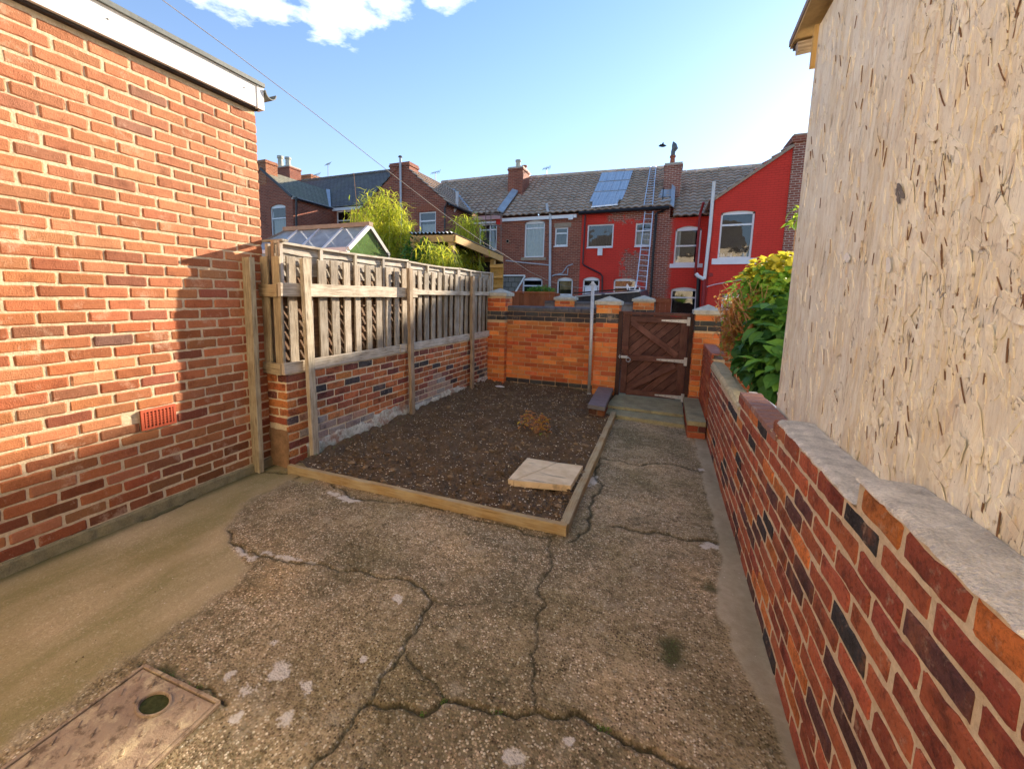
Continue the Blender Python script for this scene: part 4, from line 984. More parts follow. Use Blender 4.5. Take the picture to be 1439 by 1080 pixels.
# line: sagging rope in one vertical plane, pole -> high on the house behind the camera
e1 = at(228, 0, 0, -2.75); n_ = Vector((e1.y-PYL, -(e1.x-pt.x), 0)).normalized(); P0 = Vector((pt.x, PYL, 0))
ln = [onpl(px, py_, P0, n_) for px, py_ in ((150, -52), (228, 0), (330, 75), (440, 158), (545, 240), (598, 281), (640, 313), (680, 341), (707, 357), (745, 382), (770, 394), (795, 402), (817, 404.5))]+[Vector((pt.x-.02, PYL, pt.z-.02))]
mb = MB(); mb.tube(ln, .0024, 'line_grey', 6); tag(mb.build('washing_line', smooth=True), 'long sagging pale washing line rising from the clothes pole across the sky', 'washing line')
# ================================================================== EDGING BOARDS, SLAB, PLANT, MANHOLE, STONE
mb = MB(); mb.beam((-2.93, 2.565, .02), (-.50, 2.602, .025), .045, .095, 'edging_wood', bev=.004, rag=.0015, segs=16, col=(1, 1, .95))
tag(mb.build('edging_board'), 'yellowish timber edging board along the near front edge of the soil bed', 'edging board')
mb = MB(); mb.beam((-.525, 2.628, .02), (-.535, 5.62, .035), .06, .09, 'edging_wood', bev=.005, rag=.002, segs=16, col=(1, 1.02, 1))
tag(mb.build('edging_board'), 'timber edging board between the soil bed and the concrete path to the gate', 'edging board')
t = NT('slab'); p = t.pos(); n = t.noise(p, 8, 5, .6); n1 = t.noise(t.mapv(p, (4, 22, 4), (0, 0, D(-12))), 1, 4, .6)
c = t.mix(t.ramp(n, [(.35, 0), (.65, 1)]), (.7, .54, .32), (.86, .7, .46)); c = t.mix(t.ramp(n1, [(.58, 0), (.66, .6)]), c, (.26, .2, .14))
t.bsdf(c, .85, t.bump(n, .4, .006)); M['slab'] = t.m
zs = .1; A, B, C, Dd = [at(*q, 2, zs) for q in ((714, 673), (802, 682), (819, 654), (741, 643))]
c0, c1 = at(722, 674.5, 2, zs), at(783, 649.5, 2, zs); mid = (c0+c1)/2+Vector((.012, .01, 0))
gap = (Vector((c1.y-c0.y, -(c1.x-c0.x), 0)).normalized())*.0035
sl = thing('paving_slab', 'buff stone paving slab cracked across one corner lying on the soil', 'paving slab', tuple((A+C)/2-Vector((0, 0, zs))))
mb = MB(); mb.prism([A, c0-gap, mid-gap, c1-gap, Dd], (0, 0, -.05), 'slab'); part(mb, 'broken_corner', sl, recalc=True)
mb = MB(); mb.prism([c0+gap, B, C, c1+gap, mid+gap], (0, 0, -.05), 'slab'); part(mb, 'main_piece', sl, recalc=True)
def leafmesh(mb, o, d, up, L, W, mat, col, fold=.25, droop=.3, n=3, tipw=.0):
    d = Vector(d).normalized(); s = d.cross(Vector(up)).normalized(); u = s.cross(d).normalized(); vs = []
    for i in range(n+1):
        k = i/n; w = W/2*math.sin(math.pi*min(.97, k*.82+.13))**.8*(1-.0*k) if i < n else 0.001*L
        c = o+d*(L*k)-u*(droop*L*k*k)
        vs += [c-s*w+u*(fold*w), c, c+s*w+u*(fold*w)]
    fs = []
    for i in range(n):
        a = 3*i; fs += [(a, a+1, a+4, a+3), (a+1, a+2, a+5, a+4)]
    mb.add(vs, fs, mat, col)
pc = G(754, 612); pl = thing('wilted_plant', 'small wilted plant with curled orange brown leaves in the soil bed', 'plant', (pc.x, pc.y, 0))
mb = MB(); rr = random.Random(2); stems = []
for i in range(16):
    a = rr.uniform(0, 6.28); tip = Vector((pc.x+math.cos(a)*rr.uniform(.04, .17), pc.y+math.sin(a)*rr.uniform(.02, .08), rr.uniform(.13, .26))); mb.tube([(pc.x, pc.y, .0), ((pc.x+tip.x)/2, (pc.y+tip.y)/2, tip.z*.7), tip], .0025, 'twig', 5); stems.append(tip)
part(mb, 'stem', pl)
mb = MB()
for tip in stems:
    for k in range(9):
        a = rr.uniform(0, 6.28); leafmesh(mb, tip+Vector((rr.uniform(-.03, .03), rr.uniform(-.03, .03), rr.uniform(-.08, .02))), (math.cos(a), math.sin(a), rr.uniform(-.5, .5)), (0, 0, 1), rr.uniform(.03, .06), rr.uniform(.015, .03), 'leaf_dry', (rr.uniform(.6, 1), rr.choice((0, 0, .3, .7)), 0), .8, .2)
for k in range(12):
    a = rr.uniform(0, 6.28); leafmesh(mb, Vector((pc.x+.1+rr.uniform(-.05, .05), pc.y-.05+rr.uniform(-.04, .04), .045)), (math.cos(a), math.sin(a), .4), (0, 0, 1), .04, .02, 'leaf_fresh', (rr.random(), 0, 0))
part(mb, 'leaves', pl)
q = at(700, 540, 2, .12); mb = MB(); pebble(mb, 0, 0, 0, .05, 'flake_white', random.Random(1)); o = mb.build('stone'); o.location = (q.x+.05, q.y-.05, .1); o.scale = (1.4, .8, .7); tag(o, 'white stone lying where the left wall meets the back wall', 'stone')
simple('moss_dark', (.06, .07, .02), .95, var=.6, nscale=60, bump=1); 
# inspection cover, partly out of frame
t = NT('cover'); p = t.pos(); n = t.noise(p, 7, 5, .65); n2 = t.noise(p, 70, 4, .7)
c = t.mix(t.ramp(n, [(.35, 0), (.65, 1)]), (.3, .21, .14), (.42, .31, .2)); c = t.mix(t.ramp(t.noise(p, 11, 6, .75), [(.5, 0), (.66, .85)]), c, (.62, .5, .3)); c = t.mix(t.ramp(t.noise(p, 19, 5, .7), [(.36, .8), (.48, 0)]), c, (.13, .085, .05)); t.bsdf(c, .8, t.bump(n2, .8, .006)); M['cover'] = t.m
mc = thing('inspection_cover', 'rusty rectangular drain inspection cover with an oval lifting hole set in the yard', 'manhole cover', (-1.75, .6, 0))
A, B = G(203, 938), G(308, 990); ux = (B-A).normalized(); E_ = (G(0, 1062)-A).normalized(); uy = Vector((ux.y, -ux.x, 0)); WX = (B-A).length; WY = .62
Z = lambda a, b, z: A+ux*a+uy*b+Vector((0, 0, z))
mb = MB(); hcv = G(217, 992)-A; hc = (hcv.dot(ux), hcv.dot(uy)); hx, hy = .056, .04; nn = 28
ring = [Z(hc[0]+hx*math.cos(2*math.pi*i/nn), hc[1]+hy*math.sin(2*math.pi*i/nn), .010) for i in range(nn)]
outer = []
for i in range(nn):
    a = 2*math.pi*i/nn; c_, s_ = math.cos(a), math.sin(a); k = min(((WX-.012-hc[0]) if c_ > 0 else (hc[0]-.012))/max(abs(c_), 1e-6), ((WY-.012-hc[1]) if s_ > 0 else (hc[1]-.012))/max(abs(s_), 1e-6)); outer.append(Z(hc[0]+c_*k, hc[1]+s_*k, .010))
corners = [(.012, .012), (WX-.012, .012), (WX-.012, WY-.012), (.012, WY-.012)]
mb.add(ring+outer, [(i, (i+1) % nn, nn+(i+1) % nn, nn+i) for i in range(nn)], 'cover')
for cx_, cy_ in corners: # fill corners between neighbouring rim points
    cc = Z(cx_, cy_, .010); ds = sorted(range(nn), key=lambda i: (outer[i]-cc).length)[:2]; mb.add([cc, outer[ds[0]], outer[ds[1]]], [(0, 1, 2)], 'cover')
mb.add([q for q in ring]+[q-Vector((0, 0, .04)) for q in ring], [(i, (i+1) % nn, nn+(i+1) % nn, nn+i) for i in range(nn)], 'cover')
mb.add([q-Vector((0, 0, .004)) for q in ring], [tuple(range(nn))], 'moss_dark')
rr = random.Random(4)
for i in range(9):
    for j in range(5):
        a, b = .03+(WX-.06)*j/4.5+.01*(i % 2), .03+(WY-.06)*i/8.5
        if math.hypot((a-hc[0])/1.4, b-hc[1]) < .055: continue
        p0, p1 = Z(a, b, .0115), Z(a+.02, b+.022, .0115); mb.beam(p0, p1, .006, .004, 'cover', col=(1, 1, 1))
part(mb, 'plate', mc)
mb = MB()
for a, b in (((0, 0), (WX, 0)), ((WX, 0), (WX, WY)), ((0, WY), (0, 0))): mb.beam(Z(a[0], a[1], .007), Z(b[0], b[1], .007), .014, .016, 'cover', col=(.8, .8, .8), bev=.002)
part(mb, 'frame', mc)
mb = MB(); rg = [Z(hc[0]+(hx+.006)*math.cos(2*math.pi*i/nn), hc[1]+(hy+.006)*math.sin(2*math.pi*i/nn), .012) for i in range(nn+1)]; mb.tube(rg, .006, 'cover', 6, (1.25, 1.25, 1.25), False); part(mb, 'hole_rim', mc)
# moss and weeds along the cracks
mb = MB(); rr = random.Random(9)
def tuft(px, n, r, h, mat='leaf_green'):
    c = G(*px)
    for i in range(n):
        a = rr.uniform(0, 6.28); o = Vector((c.x+rr.gauss(0, r), c.y+rr.gauss(0, r), -.004)); leafmesh(mb, o, (math.cos(a)*.8, math.sin(a)*.8, rr.uniform(.4, 1.6)), (0, 0, 1), rr.uniform(.4, 1)*h, h*.22, mat, (rr.uniform(.1, .8), rr.choice((0, 0, .2)), 0), .3, .5, 2)
for px in ((225, 944), (248, 956), (262, 962), (275, 968), (240, 951), (290, 978)): tuft(px, 26, .01, .012)
for px in ((845, 1018), (852, 1024), (625, 984), (700, 999), (595, 1000), (1042, 795), (1050, 806)): tuft(px, 22, .008, .013)
for px in ((955, 583), (950, 580), (940, 576)): tuft(px, 40, .03, .045, 'leaf_fresh')
for px in ((944, 910), (940, 925), (950, 900)): tuft(px, 40, .02, .007)
q = G(475, 640)
for i in range(220):
    s_ = rr.random(); y = 2.75+3.9*s_; x = -2.98+.035*(y-2.62)+.125+rr.gauss(0, .012); a = rr.uniform(0, 6.28)
    leafmesh(mb, Vector((x, y, soil_h(x, y)-.005)), (math.cos(a), math.sin(a), 1), (0, 0, 1), rr.uniform(.01, .025), .008, 'leaf_green', (rr.uniform(.3, 1), .1, 0), .3, .4, 2)
tag(mb.build('moss_and_weeds'), 'small moss tufts and weeds in the cracks and along the wall foot', 'weeds', kind='stuff')
# ================================================================== HOUSES ACROSS THE BACK LANE
YM = 19.2
def facade(mb, x0, x1, z0, z1, y, holes, mat, rev=.09, revmat=None):
    xs = sorted({x0, x1, *[h[0] for h in holes], *[h[1] for h in holes]}); zs = sorted({z0, z1, *[h[2] for h in holes], *[h[3] for h in holes]})
    xs = [q for q in xs if x0 <= q <= x1]; zs = [q for q in zs if z0 <= q <= z1]
    for a, b in zip(xs, xs[1:]):
        for c, d in zip(zs, zs[1:]):
            xm, zm = (a+b)/2, (c+d)/2
            if any(h[0] < xm < h[1] and h[2] < zm < h[3] for h in holes): continue
            mb.add([(a, y, c), (b, y, c), (b, y, d), (a, y, d)], [(0, 1, 2, 3)], mat)
    for h in holes:
        a, b, c, d = h[:4]; e = y+rev+.1
        mb.add([(a, y, c), (a, e, c), (a, e, d), (a, y, d)], [(0, 1, 2, 3)], revmat or mat); mb.add([(b, y, c), (b, e, c), (b, e, d), (b, y, d)], [(0, 3, 2, 1)], revmat or mat)
        mb.add([(a, y, d), (b, y, d), (b, e, d), (a, e, d)], [(0, 3, 2, 1)], revmat or mat); mb.add([(a, y, c), (b, y, c), (b, e, c), (a, e, c)], [(0, 1, 2, 3)], revmat or mat)
        if len(h) > 4 and h[4]:  # segmental arch spandrels
            r = h[4]; n = 8; w = b-a; pts = [(a+w*i/n, d-r*(2*i/n-1)**2) for i in range(n+1)]
            for i in range(n):
                (p0, q0_), (p1, q1_) = pts[i], pts[i+1]
                mb.add([(p0, y, q0_), (p1, y, q1_), (p1, y, d), (p0, y, d)], [(0, 1, 2, 3)], mat); mb.add([(p0, y, q0_), (p1, y, q1_), (p1, e, q1_), (p0, e, q0_)], [(0, 3, 2, 1)], revmat or mat)
def hole(px0, px1, py0, py1, y, arch=0):
    pm = (py0+py1)/2; a, b = at(px0, pm, 1, y).x, at(px1, pm, 1, y).x; xm = (px0+px1)/2
    return (a, b, at(xm, py1, 1, y).z, at(xm, py0, 1, y).z, arch)
def window(parent, h, y, trans=(), mull=(), curtain=None, fw=.06, sill=None, mat='white_upvc', name='window', sub=None, solid=None):
    a, b, c, d, r = h; y0 = y+.055; y1 = y+.115; w = b-a; mb = MB(); g = .0015
    mb.box(a+g, a+fw, y0, y1, c+g, d-r-g if r else d-g, mat); mb.box(b-fw, b-g, y0, y1, c+g, d-r-g if r else d-g, mat); mb.box(a+fw, b-fw, y0, y1, c+g, c+fw, mat)
    if r:
        n = 8; top = [(a+g+(w-2*g)*i/n, d-.002-r*(2*i/n-1)**2) for i in range(n+1)]
        poly = [(a+g, y0, d-r-fw), (b-g, y0, d-r-fw)]+[(q[0], y0, q[1]) for q in reversed(top)]; mb.prism(poly, (0, y1-y0, 0), mat); ztop = d-r-fw
    else: mb.box(a+fw, b-fw, y0, y1, d-fw, d-g, mat); ztop = d-fw
    for tz in trans: z = c+(d-c)*tz; mb.box(a+fw, b-fw, y0-.012, y1-.002, z-fw*.5, z+fw*.5, mat)
    for tx in mull: x = a+w*tx; mb.box(x-fw*.45, x+fw*.45, y0-.006, y1-.004, c+fw, ztop, mat)
    wdw = part(MB(), name, parent) if False else None
    fr = mb; o = part(fr, name, parent)
    mb = MB(); mb.quad((a+fw*.5, y+.085, c+fw*.5), (b-fw*.5, y+.085, c+fw*.5), (b-fw*.5, y+.085, ztop+.01), (a+fw*.5, y+.085, ztop+.01), solid or 'glass'); mb.build('pane', o)
    mb = MB(); e = y+.55   # the room behind
    mb.add([(a, y+.2, c), (b, y+.2, c), (b, y+.2, d), (a, y+.2, d), (a, e, c), (b, e, c), (b, e, d), (a, e, d)], [(4, 5, 6, 7), (0, 4, 7, 3), (1, 2, 6, 5), (3, 7, 6, 2), (0, 1, 5, 4)], 'room_dark'); mb.build('room', o)
    if curtain:
        for (c0, c1, z0_, z1_, cm) in curtain:
            mb = MB(); n = max(4, int((c1-c0)*w/.05)); vs = []
            for i in range(n+1):
                x = a+w*(c0+(c1-c0)*i/n); yy = y+.15+.018*math.sin(i*2.3)+.006*math.sin(i*5.1); vs += [(x, yy, c+(d-c)*z0_), (x, yy, c+(d-c)*z1_)]
            mb.add(vs, [(2*i, 2*i+2, 2*i+3, 2*i+1) for i in range(n)], cm); mb.build('curtain', o)
    if sill:
        sm_, e0_, hh_ = sill; mb = MB(); mb.box(a-e0_, b+e0_, y-.07, y+.06, c-hh_, c-.001, sm_); mb.build('sill', o)
    return o
def tiles(mb, E0, E1, R1, R0, tw=.30, rowh=.32, mat='tile', amp=.055, lift=.05):
    E0, E1, R0, R1 = map(Vector, (E0, E1, R0, R1)); n = (E1-E0).cross(R0-E0).normalized()
    if n.z < 0: n = -n
    wl = max((E1-E0).length, (R1-R0).length); nr = max(1, round((R0-E0).length/rowh)); nc = max(1, round(wl/tw)); S = 6
    for j in range(nr):
        vs = []; cols = []
        for jj, v in ((0, j/nr), (1, (j+1)/nr)):
            for i in range(nc*S+1):
                u = i/(nc*S); ph = (i % S)/S
                prof = amp*(.5-.5*math.cos(2*math.pi*ph))**.7*(1 if jj == 0 else 1)
                P = (E0*(1-u)+E1*u)*(1-v)+(R0*(1-u)+R1*u)*v
                vs.append(P+n*(prof+(lift if jj == 0 else 0))); 
        m_ = nc*S+1
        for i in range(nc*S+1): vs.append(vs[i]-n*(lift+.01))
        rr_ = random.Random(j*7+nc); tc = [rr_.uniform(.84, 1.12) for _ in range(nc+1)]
        cols = [(tc[min(i//S, nc-1)],)*3 for i in range(m_)]*2+[(.2, .2, .2)]*m_  # riser edge darkened: shade under each course painted into the vertex colour
        fs = [(i, i+1, m_+i+1, m_+i) for i in range(m_-1)]+[(2*m_+i, 2*m_+i+1, i+1, i) for i in range(m_-1)]
        mb.add(vs, fs, mat, cols)
def chimney(parent, x0, x1, y0, y1, z0, z1, mat='red_brick', pots=(), side=None):
    mb = MB(); mb.box(x0, x1, y0, y1, z0, z1-.16, mat); mb.box(x0-.035, x1+.035, y0-.035, y1+.035, z1-.159, z1-.08, mat); mb.box(x0-.01, x1+.01, y0-.01, y1+.01, z1-.079, z1, 'cap_stone' if pots else mat)
    ch = part(mb, 'chimney', parent)
    for (fx, fy_, h, mt, r) in pots:
        mb = MB(); x, y = x0+(x1-x0)*fx, y0+(y1-y0)*fy_; mb.tube([(x, y, z1-.02), (x, y, z1+h*.8), (x, y, z1+h*.8), (x, y, z1+h)], [r, r*.85, r*1.15, r*1.1], mt, 10); mb.build('chimney_pot', ch)
    return ch
def pipe(parent, pts, r, mat, name='drainpipe'): mb = MB(); mb.tube(pts, r, mat, 8); return part(mb, name, parent, smooth=False)
A3 = lambda px, py_, y=YM: at(px, py_, 1, y)
RY = 23.0
def lin(p0, p1): # z as a function of x through two points
    return lambda x: p0.z+(p1.z-p0.z)*(x-p0.x)/(p1.x-p0.x)
EY = YM-.22
zE = lin(A3(707, 304.5, EY), A3(935, 290, EY)); zR = lin(A3(754, 249.5, RY), A3(925, 237, RY))
def ridge(parent, p0, p1, mat='tile'):
    mb = MB(); p0, p1 = Vector(p0), Vector(p1); n = max(1, round((p1-p0).length/.45)); d = (p1-p0)/n
    for i in range(n): mb.tube([p0+d*i+Vector((0, 0, .0)), p0+d*(i+.97)], [.12, .125], mat, 8, (R.uniform(.9, 1.5),)*3)
    part(mb, 'ridge_tiles', parent)
# ---------- house B: brick, white fascia
xB0, xBC, xCD = A3(706, 340).x, A3(816.5, 340).x, A3(938, 350).x
hb = thing('terraced_house', 'red brick terraced house with white fascia and tall curtained window beside the painted house', 'house', ((xB0+xBC)/2, YM, 0))
hs = [hole(737, 765, 309.5, 361.5, YM, .09), hole(779.5, 798, 319.5, 345.5, YM), hole(734, 762, 389.5, 416, YM, .09), hole(782.5, 804.5, 389.5, 424, YM, .1)]
mb = MB(); facade(mb, xB0, xBC, 0, zE(xB0)-.0, YM, hs, 'red_brick'); mb.box(xB0, xBC, YM+.6, 27, 0, 5.1, 'red_brick'); part(mb, 'wall', hb)
window(hb, hs[0], YM, (.79,), (), [(0, 1, .0, .95, 'curtain')], sill=('sandstone', .12, .14)); window(hb, hs[1], YM, (.68,), (), [(.1, .9, .0, .6, 'room_dark')], sill=('white_upvc', .02, .05)); window(hb, hs[2], YM, (.55,)); window(hb, hs[3], YM, (.3,), (), [(.15, .9, .5, .95, 'yellow_brick')])
q0, q1 = A3(779, 319), A3(803, 312.5); mb = MB(); mb.box(q0.x, q1.x, YM-.012, YM+.05, hs[1][3]+.002, q1.z, 'sandstone'); part(mb, 'lintel', hb)
mb = MB(); mb.box(xB0, A3(811, 302).x, YM-.13, YM-.001, zE(xB0)-.2, zE(xB0)-.055, 'white_upvc'); w_ = A3(803, 306); mb.box(w_.x-.1, w_.x+.1, YM-.16, YM-.131, w_.z-.1, w_.z+.1, 'white_upvc'); part(mb, 'fascia', hb)
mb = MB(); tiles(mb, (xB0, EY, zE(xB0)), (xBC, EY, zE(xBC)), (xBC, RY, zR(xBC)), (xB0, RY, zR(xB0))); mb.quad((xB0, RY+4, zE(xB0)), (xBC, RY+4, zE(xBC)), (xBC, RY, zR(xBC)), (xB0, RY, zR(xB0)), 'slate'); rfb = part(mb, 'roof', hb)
ridge(hb, (xB0, RY, zR(xB0)), (xBC, RY, zR(xBC)))
pY = YM-.1; P = lambda px, py_: A3(px, py_, pY)
pipe(hb, [P(768.5, 286), P(769, 295), P(773.5, 302), P(773, 360), P(772.5, 418)], .06, 'grey_plastic', 'soil_pipe')
pipe(hb, [P(711, 366), P(735, 369), P(772, 372.5)], .025, 'grey_plastic', 'waste_pipe'); pipe(hb, [P(776, 388), P(780, 386), P(797.5, 386), P(798, 377)], .025, 'grey_plastic', 'waste_pipe'); pipe(hb, [P(777, 387), P(790, 384), P(797, 374), P(805, 371)], .025, 'lead', 'waste_pipe')
mb = MB(); w_ = A3(713.5, 339); mb.tube([(w_.x, YM-.03, w_.z), (w_.x, YM-.001, w_.z)], .09, 'sandstone', 12); mb.tube([(w_.x, YM-.036, w_.z), (w_.x, YM-.031, w_.z)], .06, 'black_void', 12); part(mb, 'vent', hb)
# small slate lean-to at its foot
q = A3(706, 388, 17.6); q1 = A3(738, 388, 17.6); mb = MB(); q2 = A3(716, 412, 17.6); mb.prism([(q.x, 17.6, q.z-1.0), (q2.x+.1, 17.6, q.z-1.0), (q1.x, 17.6, q.z), (q.x, 17.6, q.z)], (0, .12, 0), 'slate'); mb.beam((q2.x+.1, 17.58, q.z-1.0), (q1.x, 17.58, q.z), .06, .06, 'white_paint', col=(.8, .8, .8)); mb.beam((q.x, 17.58, q.z+.03), (q1.x, 17.58, q.z+.03), .05, .05, 'white_paint', col=(.6, .6, .6)); part(mb, 'lean_to', hb, recalc=True)
# ---------- house C: painted red with solar panels
hc_ = thing('terraced_house', 'red painted house with solar panels on its roof and patches of bare brick', 'house', ((xBC+xCD)/2, YM, 0))
hs = [hole(825, 862, 315, 347.5, YM), hole(892.5, 915.5, 313, 345.5, YM), hole(818.5, 842, 389, 424, YM, .1), hole(862, 893.5, 391, 416, YM, .05)]
mb = MB(); facade(mb, xBC, xCD, 0, zE(xCD)-.04, YM, hs, 'painted_brick', revmat='painted_red'); mb.box(xBC, xCD, YM+.6, 27, 0, 5.1, 'red_brick'); part(mb, 'wall', hc_)
window(hc_, hs[0], YM, (), (), [(0, 1, 0, 1, 'room_dark')], sill=('white_upvc', .0, .04)); window(hc_, hs[1], YM, (.66,), (), [(0, 1, 0, .62, 'curtain')], sill=('white_upvc', 0, .05)); window(hc_, hs[3], YM, (.5,))
o = window(hc_, hs[2], YM, (.63,), (), name='door'); a, b, c, d, r = hs[2]; mb = MB(); mb.box(a+.09, b-.09, YM+.06, YM+.1, c+.08, c+(d-c)*.6, 'bright_paint'); mb.build('door_panel', o)
mb = MB(); k = 4
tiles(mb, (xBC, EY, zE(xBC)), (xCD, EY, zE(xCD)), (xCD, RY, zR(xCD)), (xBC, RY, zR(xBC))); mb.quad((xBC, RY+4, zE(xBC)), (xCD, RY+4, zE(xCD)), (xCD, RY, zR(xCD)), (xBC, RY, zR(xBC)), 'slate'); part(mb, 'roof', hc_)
ridge(hc_, (xBC, RY, zR(xBC)), (xCD, RY, zR(xCD)))
RP0 = Vector((0, EY, zE(-3))); RN = Vector((0, -(zR(-3)-zE(-3)), RY-EY)).normalized()
def onroof(px, py_, off=0.0): return onpl(px, py_, RP0+RN*off, RN)
rows = [((845.5, 242.5), (889.5, 239.5), (885.5, 252), (841, 255)), ((840.5, 256), (885, 253), (880.5, 266.5), (834.5, 269)), ((834, 270), (880, 267.5), (874.5, 280), (828, 283))]
for rw in rows:
    A, B, C, Dd = [onroof(*q, .12) for q in rw]; n = 4 if rw is rows[0] else 4
    for i in range(n):
        u0, u1 = i/n+.004, (i+1)/n-.004; L = lambda u, v: (A*(1-u)+B*u)*(1-v)+(Dd*(1-u)+C*u)*v
        mb = MB(); mb.prism([L(u0, .01), L(u1, .01), L(u1, .99), L(u0, .99)], RN*-.04, 'solar'); part(mb, 'solar_panel', hc_)
A, B, C, Dd = [onroof(*q, .16) for q in ((833, 281), (870.5, 278.5), (867.5, 286), (832, 289.5))]; mb = MB(); mb.prism([A, B, C, Dd], RN*-.04, 'solar'); part(mb, 'solar_panel', hc_)
mb = MB(); a, b = onroof(831, 291, .13), onroof(868, 287.5, .13); mb.beam(a, b, .05, .05, 'aluminium', col=(1, 1, 1)); part(mb, 'panel_rail', hc_)
mb = MB(); mb.tube([(xBC-.1, EY-.06, zE(xBC)-.06), (xCD-.05, EY-.06, zE(xCD)-.06)], .07, 'black_plastic', 8); part(mb, 'gutter', hc_)
pipe(hc_, [P(822.5, 302), P(820.5, 340), P(819, 370), P(821, 373), P(843, 384), P(846.5, 388), P(846, 420)], .035, 'brown_plastic'); pipe(hc_, [P(936, 291), P(931, 297), P(922.5, 299), P(918.5, 350), P(914, 418)], .05, 'black_plastic')
mb = MB(); a, b = A3(840.5, 349.5), A3(846.5, 359); mb.box(a.x, b.x, YM-.12, YM-.001, b.z, a.z, 'white_upvc'); part(mb, 'alarm_box', hc_)
w_ = onroof(936, 268, 0); yc = w_.y; a, b = A3(933, 250, yc), A3(957.5, 250, yc); zt = A3(945, 228.5, yc).z
ch = chimney(hc_, a.x, b.x, yc, yc+.9, w_.z-1.2, zt, 'pale_brick', [(.42, .3, .36, 'terracotta', .11)])
mb = MB(); pz = A3(941, 214, yc+.3).z; px_ = a.x+(b.x-a.x)*.42; y_ = yc+.27; mb.tube([(px_, y_, zt+.3), (px_, y_, pz), (px_+.06, y_, pz+.12), (px_+.02, y_, pz+.28), (px_-.03, y_, pz+.42)], [.09, .09, .13, .1, .01], 'lead_dark', 10); mb.build('cowl', ch)
# bird
bp = A3(930.5, 205, 20); mb = MB(); mb.tube([bp+Vector((-.14, 0, .0)), bp+Vector((-.07, 0, .02)), bp+Vector((.03, 0, .01)), bp+Vector((.1, 0, -.01)), bp+Vector((.17, 0, -.01))], [.015, .055, .07, .045, .01], 'black_plastic', 8)
mb.add([bp+Vector(q) for q in ((-.04, 0, .02), (.06, 0, .02), (.06, -.2, .07), (.02, -.32, .03), (-.04, 0, .03), (.06, 0, .03), (.06, .2, .08), (.02, .32, .04))], [(0, 1, 2, 3), (7, 6, 5, 4)], 'black_plastic')
o = mb.build('bird', smooth=True); tag(o, 'small dark bird in flight just left of the chimney cowl', 'bird')
# aerial bracket and satellite fittings on that chimney
mb = MB(); a = onroof(931, 283, .05); mb.tube([a, a+Vector((0, -.05, .55))], .02, 'black_plastic', 6); mb.tube([a+Vector((-.35, 0, -.05)), a+Vector((.35, -.05, .05))], .05, 'lead', 6); part(mb, 'aerial_bracket', hc_)
mb = MB(); a, b, c_ = onroof(929, 277, .07), onroof(943, 268, .07), onroof(958, 272, .07); mb.quad(onroof(930, 266, .08), onroof(946, 266, .08), onroof(943, 276, .08), onroof(925, 277, .08), 'lead'); part(mb, 'flashing', hc_)
mb = MB(); mb.prism([(xCD-.02, EY+.1, zE(xCD)+.06), (xCD+.13, EY+.1, zE(xCD)-.05), (xCD+.13, RY-2.6, zE(xCD)+1.0), (xCD-.02, RY-2.6, zE(xCD)+1.15)], (0, 0, .05), 'lead'); part(mb, 'flashing', hc_, recalc=True)
# ---------- ladders
def ladder(label, L0, R0, L1, R1, n, r=.028):
    L0, R0, L1, R1 = map(Vector, (L0, R0, L1, R1)); t_ = thing('ladder', label, 'ladder', tuple((L0+R0)/2))
    for a, b in ((L0, L1), (R0, R1)): mb = MB(); mb.beam(a, b, .03, .075, 'aluminium', up=(0, 1, 0), col=(1, 1, 1)); part(mb, 'rail', t_)
    for i in range(n): k = (i+.5)/n; mb = MB(); mb.tube([L0*(1-k)+L1*k, R0*(1-k)+R1*k], .016, 'aluminium', 6); part(mb, 'rung', t_)
ladder('grey aluminium extension ladder leaning against the front of the red painted house', A3(893, 413, YM-1.2), A3(907, 415, YM-1.2), A3(906.5, 297, YM-.2), A3(917.5, 297, YM-.2), 16)
ladder('aluminium ladder lying flat on the tiles beside the chimney and solar panels', onroof(905, 289, .12), onroof(917, 288.5, .12), onroof(914, 235, .12), onroof(922, 234, .12), 16)
# ---------- house D: red with rear wing
xD1 = 9.0
hd = thing('terraced_house', 'bright red painted house with sloping rear wing and white sills on the right', 'house', (3, YM, 0))
zED = A3(960, 304, EY).z; zRD = lin(A3(962, 243, RY), A3(1060, 234.5, RY)); YO = 17.0
xo = A3(1005, 279, YO).x
hs = [hole(948, 984.5, 317.5, 370.5, YM, .12), hole(942, 979, 403.5, 442, YM, .09)]
mb = MB(); facade(mb, xCD, xo, 0, zED, YM, hs, 'painted_red_edge', revmat='painted_red'); 
mb.add([(xo, YO+.002, 0), (xo, YM, 0), (xo, YM, zED), (xo, YO+.002, A3(1005, 280, YO).z)], [(0, 3, 2, 1)], 'painted_red'); mb.box(xCD, xD1, YM+.65, 27, 0, 4.9, 'red_brick')
pk_ = A3(1115, 205, YO); lo = A3(1005, 280, YO); hs2 = [hole(1011, 1058.5, 296, 363, YO, .06), hole(1014, 1047, 412, 436, YO, .08)]
facade(mb, xo, pk_.x, 0, lo.z, YO, hs2, 'painted_red'); mb.add([(xo, YO, lo.z), (pk_.x, YO, lo.z), (pk_.x, YO, pk_.z)], [(0, 1, 2)], 'painted_red')
part(mb, 'wall', hd)
bf = [(.08, .62, .02, .1, 'curtain')]
o = window(hd, hs[0], YM, (.48,), (), [(.0, .22, .0, .95, 'curtain')], sill=('bright_paint', .13, .16)); window(hd, hs[1], YM, (.62,))
o = window(hd, hs2[0], YO, (.71,), (), None, sill=('bright_paint', .17, .2)); window(hd, hs2[1], YO, (.5,), (), [(.1, .9, .2, .9, 'curtain')])
a, b, c, d, r = hs2[0]; mb = MB()
